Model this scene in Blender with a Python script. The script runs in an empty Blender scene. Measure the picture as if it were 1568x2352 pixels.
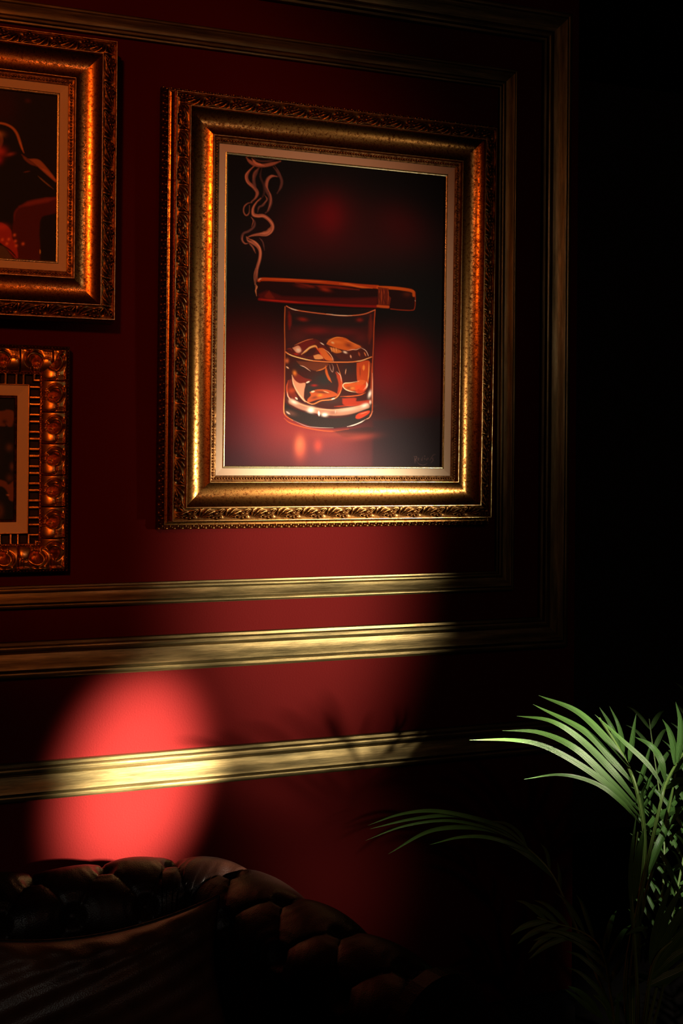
import bpy, bmesh, math, random
import numpy as np
from mathutils import Vector, Matrix
from math import sin, cos, pi, radians

SC = bpy.context.scene
COL = SC.collection
# ------------------------------------------------------------------ camera
BETA = radians(20.0); FPX = 2586.0; PCX, PCY = 784.0, 1045.0; ROLL = .0078
CD, EYE = 2.78, 1.65            # distance of the eye from the red wall, eye height
cam_d = bpy.data.cameras.new('camera'); cam = bpy.data.objects.new('camera', cam_d); COL.objects.link(cam)
cam_d.sensor_fit = 'VERTICAL'; cam_d.sensor_height = 36.0; cam_d.sensor_width = 24.0
cam_d.lens = FPX / 2352 * 36.0
cam_d.shift_y = (PCY - 1176) / 2352
cam_d.clip_start = .05
fw = Vector((sin(BETA), cos(BETA), 0)); up = Vector((0, 0, 1)); rt = fw.cross(up)
M = Matrix((rt, up, -fw)).transposed()
M = M @ Matrix.Rotation(math.atan(ROLL), 3, 'Z')
cam.matrix_world = Matrix.Translation((0, -CD, EYE)) @ M.to_4x4()
SC.camera = cam
SC.view_settings.view_transform = 'Standard'; SC.view_settings.look = 'None'
SC.view_settings.exposure = 0.0; SC.view_settings.gamma = 1.0
try: SC.view_settings.use_curve_mapping = False
except Exception: pass
SC.cycles.max_bounces = 6
SC.cycles.sample_clamp_indirect = 2.0
# ------------------------------------------------------------------ world
w = bpy.data.worlds.new('world'); SC.world = w; w.use_nodes = True
w.node_tree.nodes['Background'].inputs[0].default_value = (.004, .0035, .003, 1)
w.node_tree.nodes['Background'].inputs[1].default_value = 1.0

# ------------------------------------------------------------------ lights
def spot(name, loc, tgt, watt, col, ang, blend, rad=.04, sx=1.0, tilt=0.0):
    l = bpy.data.lights.new(name, 'SPOT'); l.energy = watt; l.color = col
    l.spot_size = radians(ang); l.spot_blend = blend; l.shadow_soft_size = rad
    o = bpy.data.objects.new(name, l); COL.objects.link(o)
    d = Vector(tgt) - Vector(loc)
    q = d.to_track_quat('-Z', 'Y')
    o.matrix_world = Matrix.Translation(loc) @ q.to_matrix().to_4x4() @ Matrix.Rotation(radians(tilt), 4, 'Z') @ Matrix.Diagonal((sx, 1, 1, 1))
    return o
def point(name, loc, watt, col, rad=.08):
    l = bpy.data.lights.new(name, 'POINT'); l.energy = watt; l.color = col; l.shadow_soft_size = rad
    o = bpy.data.objects.new(name, l); COL.objects.link(o); o.location = loc
    return o
KEY = (2.9, -2.9, 1.45)
WHITE = (1.0, .86, .66)
COOL = (1.0, .93, .80)
# round-topped bright patch low on the wall, wide dimmer wash over the picture, weak patch by the sofa arm
spot('key_spot', KEY, (.475, 0, .84), 17500, WHITE, 9.4, 1.0, .05, sx=.49, tilt=-6)
spot('wash_spot', KEY, (.90, 0, 1.33), 2050, WHITE, 21.5, 1.0, .10, sx=.45)
spot('picture_spot', (2.9, -2.9, 1.5), (.90, 0, 1.92), 140, WHITE, 22.0, .9, .13, sx=.70)
spot('floor_spot', (1.5, -3.5, 1.7), (.97, 0, .56), 260, WHITE, 9.5, 1.0, .13, sx=.75, tilt=20)
spot('plant_spot', (.6, -1.75, 3.0), (1.60, -.62, 1.02), 300, COOL, 12.4, 1.0, .02, sx=1.0)
spot('sofa_spot', (-1.0, -2.7, 1.9), (.2, -.3, .66), 15, COOL, 24.0, 1.0, .04)
# amber ceiling lamps of the bar behind the camera, one turned to the pictures
spot('amber_lamp', (-1.0, -4.5, 3.12), (.36, 0, 2.10), 235, (1.0, .20, .022), 24.0, .5, .14)
point('amber_bulb', (.9, -4.3, 3.0), 12, (1.0, .26, .05), .06)
point('neutral_fill', (1.6, -4.8, 2.7), 9, (1.0, .92, .84), .5)  # added neutral fill to lift the blacks, not a lamp of the bar

# ------------------------------------------------------------------ helpers
def at(px, py, Y=0.0):
    c, s = 1/math.hypot(1, ROLL), ROLL/math.hypot(1, ROLL)
    u, v = px - PCX, py - PCY
    a = (c*u - s*v)/FPX; b = (s*u + c*v)/FPX
    dx = cos(BETA)*a + sin(BETA); dy = -sin(BETA)*a + cos(BETA)
    t = (Y + CD)/dy
    return Vector((dx*t, Y, EYE - b*t))

def mat(name, col=(.5, .5, .5), rough=.5, metal=0.0, spec=.5):
    m = bpy.data.materials.new(name); m.use_nodes = True
    b = m.node_tree.nodes['Principled BSDF']
    b.inputs['Base Color'].default_value = (*col, 1); b.inputs['Roughness'].default_value = rough
    b.inputs['Metallic'].default_value = metal; b.inputs['Specular IOR Level'].default_value = spec
    return m
def nd(m, t, **k):
    n = m.node_tree.nodes.new(t)
    for a, v in k.items():
        if a.startswith('i_'): n.inputs[a[2:].replace('_', ' ')].default_value = v
        else: setattr(n, a, v)
    return n
def lk(m, a, b): m.node_tree.links.new(a, b)
def bsdf(m): return m.node_tree.nodes['Principled BSDF']
def coords(m, scale=(1, 1, 1)):
    tc = nd(m, 'ShaderNodeTexCoord'); mp = nd(m, 'ShaderNodeMapping')
    mp.inputs['Scale'].default_value = scale
    lk(m, tc.outputs['Object'], mp.inputs['Vector']); return mp.outputs['Vector']
def noise(m, vec, scale, detail=4, rough=.6):
    n = nd(m, 'ShaderNodeTexNoise'); n.inputs['Scale'].default_value = scale
    n.inputs['Detail'].default_value = detail; n.inputs['Roughness'].default_value = rough
    lk(m, vec, n.inputs['Vector']); return n.outputs['Fac']
def ramp(m, fac, stops):
    r = nd(m, 'ShaderNodeValToRGB'); e = r.color_ramp.elements
    e[0].position, e[0].color = stops[0][0], (*stops[0][1], 1)
    e[1].position, e[1].color = stops[-1][0], (*stops[-1][1], 1)
    for p, c in stops[1:-1]:
        x = e.new(p); x.color = (*c, 1)
    lk(m, fac, r.inputs['Fac']); return r.outputs['Color']
def bump(m, h, strength, dist=.002):
    b = nd(m, 'ShaderNodeBump'); b.inputs['Strength'].default_value = strength; b.inputs['Distance'].default_value = dist
    lk(m, h, b.inputs['Height']); lk(m, b.outputs['Normal'], bsdf(m).inputs['Normal'])
def g3(v): return (v, v, v)

# ------------------------------------------------------------------ materials
def m_wall():
    m = mat('red_plaster', (.06, .004, .004), .8, 0, .015)
    v = coords(m)
    a = noise(m, v, 1.7, 3); c = ramp(m, a, [(.3, (.054, .0037, .0036)), (.75, (.066, .0048, .0046))])
    lk(m, c, bsdf(m).inputs['Base Color'])
    bump(m, noise(m, v, 240, 3, .6), .55, .0018)
    return m
def m_gold(name, c_lo, c_hi, rough_lo, rough_hi, sc=(1, 1, 1), nscale=260, bstr=.25, spread=(.38, .62), hollow_dark=None):
    m = mat(name, c_hi, .35, 1.0)
    v = coords(m, sc)
    a = noise(m, v, nscale, 5, .75)
    c = ramp(m, a, [(spread[0], c_lo), (spread[1], c_hi)])
    if hollow_dark:          # darker brown towards the hollows of the carving
        g = nd(m, 'ShaderNodeNewGeometry')
        f = ramp(m, g.outputs['Pointiness'], [(hollow_dark[0], g3(0)), (hollow_dark[1], g3(1))])
        mx = nd(m, 'ShaderNodeMixRGB'); lk(m, f, mx.inputs['Fac']); mx.inputs['Color1'].default_value = (.03, .012, .005, 1)
        lk(m, c, mx.inputs['Color2']); c = mx.outputs['Color']
    lk(m, c, bsdf(m).inputs['Base Color'])
    lk(m, ramp(m, a, [(.35, g3(rough_hi)), (.7, g3(rough_lo))]), bsdf(m).inputs['Roughness'])
    if bstr: bump(m, a, bstr, .0012)
    return m
WALL = m_wall()
GOLD_COVE = m_gold('antique_gold_leaf', (.13, .042, .010), (.80, .36, .09), .17, .34, nscale=130, bstr=.10, spread=(.40, .58))
GOLD_ORN = m_gold('dark_gilt_carving', (.12, .055, .016), (.62, .32, .10), .30, .50, nscale=120, bstr=.2, hollow_dark=(.465, .535))
GOLD_LIP = m_gold('worn_gold_edge', (.45, .22, .06), (.9, .62, .26), .25, .4, nscale=90, bstr=.1)
GOLD_DARK = m_gold('tarnished_bronze_gilt', (.05, .022, .010), (.26, .12, .04), .35, .55, nscale=110, bstr=.2)
GOLD_BAROQUE = m_gold('burnished_copper_gilt', (.40, .17, .045), (.95, .50, .15), .26, .42, nscale=45, bstr=.12, hollow_dark=(.40, .48))
FILLET = m_gold('pale_gold_fillet', (.5, .38, .18), (.85, .72, .42), .2, .35, nscale=60, bstr=.05)
def m_linen():
    m = mat('cream_linen', (.68, .53, .36), .8, 0, .1)
    v = coords(m); bump(m, noise(m, v, 900, 2), .15, .0005)
    return m
LINEN = m_linen()
def m_brass(name, sc):
    m = mat(name, (.4, .3, .12), .4, .85)
    v = coords(m, sc)
    a = noise(m, v, 9, 6, .7)
    lk(m, ramp(m, a, [(.3, (.055, .042, .016)), (.5, (.145, .108, .042)), (.66, (.25, .18, .072)), (.8, (.58, .41, .18))]), bsdf(m).inputs['Base Color'])
    b2 = noise(m, v, 16, 5, .7)
    lk(m, ramp(m, b2, [(.3, g3(.42)), (.7, g3(.27))]), bsdf(m).inputs['Roughness'])
    bump(m, b2, .3, .0012)
    return m
BRASS_H = m_brass('brushed_old_brass_level', (.5, 6, 6))
BRASS_V = m_brass('brushed_old_brass_upright', (6, 6, .5))
def m_leather(name, lo, hi, spec):
    m = mat(name, hi, .34, 0, spec)
    v = coords(m)
    a = noise(m, v, 7, 4)
    lk(m, ramp(m, a, [(.3, lo), (.7, hi)]), bsdf(m).inputs['Base Color'])
    lk(m, ramp(m, noise(m, v, 11, 3), [(.3, g3(.30)), (.7, g3(.46))]), bsdf(m).inputs['Roughness'])
    vo = nd(m, 'ShaderNodeTexVoronoi'); vo.inputs['Scale'].default_value = 330; lk(m, v, vo.inputs['Vector'])
    mx = nd(m, 'ShaderNodeMath', operation='ADD'); lk(m, vo.outputs['Distance'], mx.inputs[0]); lk(m, noise(m, v, 35, 4), mx.inputs[1])
    bump(m, mx.outputs[0], .22, .0018)
    return m
LEATHER = m_leather('brown_leather', (.003, .0011, .0008), (.009, .0030, .0018), .15)
WORN = m_leather('worn_brown_leather', (.016, .006, .003), (.060, .023, .010), .22)
def m_leaf(name, lo, hi):
    m = mat(name, hi, .38, 0, .4)
    uv = nd(m, 'ShaderNodeUVMap'); sep = nd(m, 'ShaderNodeSeparateXYZ'); lk(m, uv.outputs['UV'], sep.inputs[0])
    mu = nd(m, 'ShaderNodeMath', operation='MULTIPLY'); mu.inputs[1].default_value = 44.0; lk(m, sep.outputs['X'], mu.inputs[0])
    s = nd(m, 'ShaderNodeMath', operation='SINE'); lk(m, mu.outputs[0], s.inputs[0])
    mr = nd(m, 'ShaderNodeMapRange'); mr.inputs['From Min'].default_value = -1; lk(m, s.outputs[0], mr.inputs['Value'])
    lk(m, ramp(m, mr.outputs['Result'], [(.1, lo), (.8, hi)]), bsdf(m).inputs['Base Color'])
    bump(m, mr.outputs['Result'], .35, .001)
    try: bsdf(m).inputs['Transmission Weight'].default_value = 0.0
    except Exception: pass
    return m
LEAF = m_leaf('palm_leaf', (.018, .075, .012), (.10, .20, .045))
STEM = m_leaf('palm_stem', (.05, .13, .02), (.20, .30, .07))
POT = mat('glazed_dark_pot', (.02, .018, .016), .4)
SOIL = mat('dark_soil', (.02, .012, .008), .9)
BLACKWALL = mat('black_painted_wall', (.022, .020, .018), .7, 0, .15)
CEIL = mat('dark_ceiling_paint', (.02, .012, .010), .8)
FLOORM = mat('dark_floor_boards', (.04, .02, .012), .6, 0, .15)
_v = coords(FLOORM, (1, 8, 1)); lk(FLOORM, ramp(FLOORM, noise(FLOORM, _v, 3, 5), [(.3, (.002, .0016, .0012)), (.7, (.005, .0035, .0025))]), bsdf(FLOORM).inputs['Base Color'])
FOOT = mat('turned_dark_wood', (.03, .014, .008), .35)
BOARD = mat('backing_board', (.06, .04, .025), .8)

# ------------------------------------------------------------------ mesh building
def empty(name, loc, label, cat, group=None, rot=(0, 0, 0)):
    o = bpy.data.objects.new(name, None); COL.objects.link(o); o.empty_display_size = .1
    o.location = loc; o.rotation_euler = rot
    o['label'] = label; o['category'] = cat
    if group: o['group'] = group
    return o
def mk(name, V, F, m, parent=None, smooth=True, uv=None, loc=None):
    me = bpy.data.meshes.new(name)
    V = np.asarray(V, dtype=np.float64).reshape(-1, 3)
    me.from_pydata(V.tolist(), [], F if isinstance(F, list) else F.tolist())
    if smooth: me.polygons.foreach_set('use_smooth', [True]*len(me.polygons))
    if uv is not None:
        l = me.uv_layers.new(name='UVMap'); vi = np.empty(len(me.loops), dtype=np.int32)
        me.loops.foreach_get('vertex_index', vi); l.data.foreach_set('uv', np.asarray(uv)[vi].ravel().astype(np.float32))
    me.materials.append(m); me.update()
    o = bpy.data.objects.new(name, me); COL.objects.link(o)
    if parent is not None: o.parent = parent
    if loc is not None: o.location = loc
    return o
def struct(o): o['kind'] = 'structure'; return o
def grid_faces(n, k, off=0, flip=False):
    i = np.arange(n-1)[:, None]*k + np.arange(k-1)[None, :]; i = i.ravel() + off
    f = np.stack([i, i+1, i+k+1, i+k], 1)
    return f[:, ::-1] if flip else f
class Acc:
    def __init__(s): s.V = []; s.F = []; s.U = []; s.n = 0
    def grid(s, P, flip=False, uv=None):
        n, k = P.shape[:2]
        s.V.append(P.reshape(-1, 3)); s.F += grid_faces(n, k, s.n, flip).tolist()
        s.U.append(uv.reshape(-1, 2) if uv is not None else np.zeros((n*k, 2))); s.n += n*k
    def add(s, V, F):
        V = np.asarray(V, float); s.V.append(V); s.F += [[i + s.n for i in f] for f in F]
        s.U.append(np.zeros((len(V), 2))); s.n += len(V)
    def box(s, a, b):
        x0, y0, z0 = a; x1, y1, z1 = b
        V = [(x0,y0,z0),(x1,y0,z0),(x1,y1,z0),(x0,y1,z0),(x0,y0,z1),(x1,y0,z1),(x1,y1,z1),(x0,y1,z1)]
        s.add(V, [[0,3,2,1],[4,5,6,7],[0,1,5,4],[1,2,6,5],[2,3,7,6],[3,0,4,7]])
    def make(s, name, m, parent=None, smooth=True, uv=False):
        return mk(name, np.concatenate(s.V), s.F, m, parent, smooth, np.concatenate(s.U) if uv else None)
def box(name, a, b, m, parent=None):
    A = Acc(); A.box(a, b); return A.make(name, m, parent, False)

# rectangle frames in the x-z plane; depth h points to -y.  w grows towards the middle.
SIDES = ('bottom', 'right', 'top', 'left')
def ring(rect, prof, side=None):
    """mitred moulding: prof = [(w, h)...] swept round rect=(x0,z0,x1,z1)"""
    A = Acc(); x0, z0, x1, z1 = rect
    for i in range(4):
        if side is not None and i not in side: continue
        P = np.zeros((2, len(prof), 3))
        for j, (w_, h) in enumerate(prof):
            c = [(x0+w_, z0+w_), (x1-w_, z0+w_), (x1-w_, z1-w_), (x0+w_, z1-w_)]
            a, b = c[i], c[(i+1) % 4]
            P[0, j] = (a[0], -h, a[1]); P[1, j] = (b[0], -h, b[1])
        A.grid(P, flip=True)
    return A
def band(rect, w0, w1, h0, h1, hf, ds, nv):
    """finely gridded band with a relief hf(s, v, side) added to its height"""
    A = Acc(); x0, z0, x1, z1 = rect
    cx, cz = (x0+x1)/2, (z0+z1)/2
    v = np.linspace(0, 1, nv)
    for i in range(4):
        L = (x1-x0) if i % 2 == 0 else (z1-z0)
        n = int(L/ds)
        u = np.linspace(-1, 1, n)[:, None]
        wv = (w0 + (w1-w0)*v)[None, :]
        S = u*(L/2 - wv); Wd = np.broadcast_to(wv, S.shape); VV = np.broadcast_to(v[None, :], S.shape)
        H = h0 + (h1-h0)*VV + hf(S, VV, i, L)
        P = np.zeros(S.shape + (3,)); P[..., 1] = -H
        if i == 0: P[..., 0] = cx+S; P[..., 2] = z0+Wd
        if i == 1: P[..., 0] = x1-Wd; P[..., 2] = cz+S
        if i == 2: P[..., 0] = cx-S; P[..., 2] = z1-Wd
        if i == 3: P[..., 0] = x0+Wd; P[..., 2] = cz-S
        A.grid(P, flip=True)
    return A
def ga(x, y, cx, cy, rx, ry): return np.exp(-(((x-cx)/rx)**2 + ((y-cy)/ry)**2))
def leaf_relief(per, amp):
    def f(s, v, side, L):
        s = s + per*.5*(int(L/per) % 2)
        u = (s/per) % 1.0
        # acanthus fan, turning
        du, dv = u-.05, v-.02
        r = np.hypot(du*1.25, dv); th = np.arctan2(dv, du*1.25)
        env = np.clip(1-np.abs(r-.62)/.42, 0, 1)*np.clip((th-.35)/.25, 0, 1)*np.clip((1.75-th)/.25, 0, 1)
        h = env*(.62 + .38*np.cos(th*17 + 5*r))
        # second small leaf, from the other edge
        du, dv = 1.02-u, 1.0-v
        r = np.hypot(du*1.3, dv); th = np.arctan2(dv, du*1.3)
        env = np.clip(1-np.abs(r-.42)/.3, 0, 1)*np.clip((th-.3)/.3, 0, 1)*np.clip((1.5-th)/.3, 0, 1)
        h = np.maximum(h, .75*env*(.6+.4*np.cos(th*15)))
        # berries and bars
        for cx, cy, r0, a in ((.52, .20, .075, .8), (.66, .13, .06, .65), (.79, .19, .07, .75), (.62, .52, .10, 1.0), (.36, .22, .05, .6)):
            h = np.maximum(h, a*np.sqrt(np.clip(1-((u-cx)/r0)**2-((v-cy)/(r0*1.35))**2, 0, 1)))
        bar = np.clip(1-np.abs(v-.5)/.06, 0, 1)
        h = np.maximum(h, .7*bar*((np.abs(u-.42) < .13) | (np.abs(u-.84) < .10)))
        h = h - .7*ga(u, v, .50, .42, .07, .13) - .8*ga(u, v, .93, .5, .07, .2) - .4*ga(u, v, .75, .62, .05, .1)
        e = np.minimum(v, 1-v)/.08
        return amp*h*np.clip(e, 0, 1)
    return f
def dome(A, c, r, h, seg=8, rings=3, ax=(1, 1)):
    V = []; F = []
    for i in range(rings):
        t = i/rings*pi/2
        for j in range(seg):
            a = 2*pi*j/seg
            V.append((c[0]+r*ax[0]*cos(t)*cos(a), c[1]-h*sin(t), c[2]+r*ax[1]*cos(t)*sin(a)))
    V.append((c[0], c[1]-h, c[2]))
    for i in range(rings-1):
        for j in range(seg):
            k = (j+1) % seg; F.append([i*seg+j, i*seg+k, (i+1)*seg+k, (i+1)*seg+j])
    for j in range(seg): F.append([(rings-1)*seg+j, (rings-1)*seg+(j+1) % seg, rings*seg])
    A.add(V, F)
def beads(rect, w_, h, sp, r, hh, ax=(1, 1), A=None, off=0.0):
    A = A or Acc(); x0, z0, x1, z1 = rect
    c = [(x0+w_, z0+w_), (x1-w_, z0+w_), (x1-w_, z1-w_), (x0+w_, z1-w_)]
    for i in range(4):
        a, b = np.array(c[i]), np.array(c[(i+1) % 4]); L = np.linalg.norm(b-a); n = max(1, int(round(L/sp)))
        for k in range(n):
            p = a + (b-a)*((k+off)/n)
            dome(A, (p[0], -h, p[1]), r, hh, ax=(ax if i % 2 == 0 else (ax[1], ax[0])))
    return A

# ------------------------------------------------------------------ little painter: colours canvas vertices
def s2l(c):
    c = np.asarray(c, float)/255.; return np.where(c <= .04045, c/12.92, ((c+.055)/1.055)**2.4)
def catmull(P, n=10):
    P = np.asarray(P, float)
    if len(P) < 3: return P
    Q = np.vstack([2*P[0]-P[1], P, 2*P[-1]-P[-2]]); out = []
    for i in range(1, len(Q)-2):
        t = np.linspace(0, 1, n, endpoint=False)[:, None]
        a, b, c, d = Q[i-1], Q[i], Q[i+1], Q[i+2]
        out.append(.5*((2*b)+(-a+c)*t+(2*a-5*b+4*c-d)*t*t+(-a+3*b-3*c+d)*t**3))
    out.append(P[-1:]); return np.vstack(out)
class Paint:
    def __init__(s, X, Y, base):
        s.X, s.Y = X, Y; s.C = np.tile(s2l(base), (len(X), 1))
        s.g = lambda p: p
    def tr(s, ox, oy, k): s.g = lambda p: np.stack([ox+np.asarray(p, float)[..., 0]/k, oy+np.asarray(p, float)[..., 1]/k], -1); s.k = k
    def mix(s, idx, a, col): s.C[idx] = s.C[idx]*(1-a[:, None]) + s2l(col)*a[:, None]
    def blob(s, cx, cy, rx, ry, col, al=1, rot=0, pw=1.0):
        (cx, cy) = s.g(np.array([cx, cy])); rx, ry = rx/s.k, ry/s.k
        dx, dy = s.X-cx, s.Y-cy; c, n = cos(radians(rot)), sin(radians(rot))
        e = (((dx*c+dy*n)/rx)**2 + ((-dx*n+dy*c)/ry)**2)**pw
        i = np.nonzero(e < 7)[0]; s.mix(i, al*np.exp(-e[i]), col)
    def stroke(s, pts, wd, col, al=1, soft=1.0, taper=True):
        P = catmull(s.g(np.array(pts)), 8); wd = wd/s.k
        m = wd*2+3; i = np.nonzero((s.X > P[:, 0].min()-m) & (s.X < P[:, 0].max()+m) & (s.Y > P[:, 1].min()-m) & (s.Y < P[:, 1].max()+m))[0]
        if not len(i): return
        x, y = s.X[i], s.Y[i]; best = np.full(len(i), 1e9); tt = np.zeros(len(i)); n = len(P)-1
        for j in range(n):
            a, b = P[j], P[j+1]; d = b-a; L = max(1e-9, d@d)
            t = np.clip(((x-a[0])*d[0]+(y-a[1])*d[1])/L, 0, 1)
            q = np.hypot(x-a[0]-t*d[0], y-a[1]-t*d[1]); u = q < best
            best[u] = q[u]; tt[u] = (j+t[u])/n
        wl = wd*.5*(np.clip(np.minimum(tt, 1-tt)*4, .25, 1) if taper else 1)
        al = al*np.clip((wl+soft*.5-best)/max(soft, .01), 0, 1)
        s.mix(i, al, col)
    def poly(s, pts, col, al=1, soft=1.2, smooth=True):
        P = s.g(np.array(pts, float))
        if smooth: P = catmull(np.vstack([P, P[:1]]), 6)[:-1]
        m = soft+1; i = np.nonzero((s.X > P[:, 0].min()-m) & (s.X < P[:, 0].max()+m) & (s.Y > P[:, 1].min()-m) & (s.Y < P[:, 1].max()+m))[0]
        if not len(i): return
        x, y = s.X[i], s.Y[i]; ins = np.zeros(len(i), bool); best = np.full(len(i), 1e9); n = len(P)
        for j in range(n):
            a, b = P[j], P[(j+1) % n]; d = b-a; L = max(1e-9, d@d)
            t = np.clip(((x-a[0])*d[0]+(y-a[1])*d[1])/L, 0, 1)
            best = np.minimum(best, np.hypot(x-a[0]-t*d[0], y-a[1]-t*d[1]))
            if a[1] != b[1]:
                cr = ((a[1] > y) != (b[1] > y)) & (x < (b[0]-a[0])*(y-a[1])/(b[1]-a[1])+a[0]); ins ^= cr
        sd = np.where(ins, best, -best)
        s.mix(i, al*np.clip(sd/soft+.5, 0, 1), col)
def homog(src, dst):
    A = []; B = []
    for (x, y), (u, v) in zip(src, dst):
        A.append([x, y, 1, 0, 0, 0, -u*x, -u*y]); B.append(u)
        A.append([0, 0, 0, x, y, 1, -v*x, -v*y]); B.append(v)
    return np.append(np.linalg.solve(np.array(A, float), np.array(B, float)), 1).reshape(3, 3)
def canvas(name, rect, h, nx, nz, quad, base, paintfn, gain, parent, rough=.55):
    """flat canvas with painted colours; quad = corner positions of the artwork in its tracing frame"""
    x0, z0, x1, z1 = rect
    u, v = np.meshgrid(np.linspace(0, 1, nx), np.linspace(0, 1, nz), indexing='ij')
    P = np.stack([x0+(x1-x0)*u, np.full_like(u, -h), z1-(z1-z0)*v], -1)
    H = homog([(0, 0), (1, 0), (1, 1), (0, 1)], quad)
    q = np.stack([u.ravel(), v.ravel(), np.ones(u.size)]); q = H @ q
    pt = Paint(q[0]/q[2], q[1]/q[2], base); pt.k = 1
    paintfn(pt)
    C = np.clip(pt.C*gain(pt.X, pt.Y), 0, .9)
    m = mat(name+'_paint', (.1, .1, .1), rough, 0, .07)
    at_ = nd(m, 'ShaderNodeVertexColor'); at_.layer_name = 'paint'; lk(m, at_.outputs['Color'], bsdf(m).inputs['Base Color'])
    bump(m, noise(m, coords(m), 700, 2, .6), .5, .0006)
    o = mk('canvas', P.reshape(-1, 3), grid_faces(nx, nz), m, parent)
    a = o.data.color_attributes.new('paint', 'FLOAT_COLOR', 'POINT')
    a.data.foreach_set('color', np.hstack([C, np.ones((len(C), 1))]).astype(np.float32).ravel())
    return o

# ================================================================== the room
struct(box('wall_back', (-2.6, 0, 0), (1.72, .12, 3.3), WALL))
struct(box('wall_alcove', (1.60, 1.5, 0), (3.42, 1.62, 3.3), BLACKWALL))
struct(box('wall_return', (1.60, .12, 0), (1.72, 1.5, 3.3), BLACKWALL))
struct(box('wall_right', (3.3, -6.0, 0), (3.42, 1.5, 3.3), BLACKWALL))
struct(box('wall_left', (-2.72, -6.0, 0), (-2.6, .12, 3.3), WALL))
struct(box('wall_front', (-2.72, -6.12, 0), (3.42, -6.0, 3.3), BLACKWALL))
struct(box('floor', (-2.72, -6.12, -.1), (3.42, 1.62, 0), FLOORM))
struct(box('ceiling', (-2.72, -6.12, 3.3), (3.42, 1.62, 3.4), CEIL))

def arc(c, r, a0, a1, n, sy=1.0):
    return [(c[0]+r*cos(radians(a0+(a1-a0)*i/n)), c[1]+sy*r*sin(radians(a0+(a1-a0)*i/n))) for i in range(n+1)]
def mould_profile(W, H):
    """w from the inner edge outwards (0..W), h off the wall"""
    p = [(0, 0), (0, .35*H), (.02*W, .40*H), (.09*W, .42*H), (.10*W, .62*H)]
    p += [(.10*W+.09*W*(1-cos(radians(a))), .62*H+.12*H*sin(radians(a))) for a in range(15, 166, 30)]
    p += [(.29*W, .60*H), (.31*W, .66*H)]
    p += [(.31*W+.40*W*i/8, .66*H+.34*H*sin(pi/2*i/8)-.10*H*sin(pi*i/8)) for i in range(1, 9)]
    p += [(.74*W, .97*H), (.76*W, .70*H), (.79*W, .66*H)]
    p += [(.79*W+.08*W*(1-cos(radians(a))), .66*H+.12*H*sin(radians(a))) for a in range(20, 161, 28)]
    p += [(.95*W, .40*H), (.96*W, .28*H), (1.0*W, .24*H), (1.0*W, 0)]
    return p
def wall_panel(name, outer, W, H):
    prof = [(W-w_, h) for w_, h in mould_profile(W, H)][::-1]
    # order outer -> inner for the ring
    root = bpy.data.objects.new(name, None); COL.objects.link(root); root['kind'] = 'structure'
    ring(outer, prof, side=(0, 2)).make('level_moulding', BRASS_H, root, False)
    ring(outer, prof, side=(1, 3)).make('upright_moulding', BRASS_V, root, False)
    return root
wall_panel('trim_1', (-1.75, 1.2775, 1.5195, 2.7215), .0555, .024)
wall_panel('trim_2', (-1.92, 1.1120, 1.6885, 2.9000), .0885, .034)
A = Acc()
prof = mould_profile(.092, .036)[::-1]
# dado rail: runs wall to wall
P = np.array([[(x, -h, .9125-w_) for w_, h in prof] for x in (-2.6, 1.72)])
A.grid(P, flip=False)
struct(A.make('trim_3', BRASS_H, None, False))
A = Acc(); A.box((-2.6, -.02, 0), (1.72, 0, .14)); struct(A.make('baseboard_back', BLACKWALL, None, False))

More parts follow.
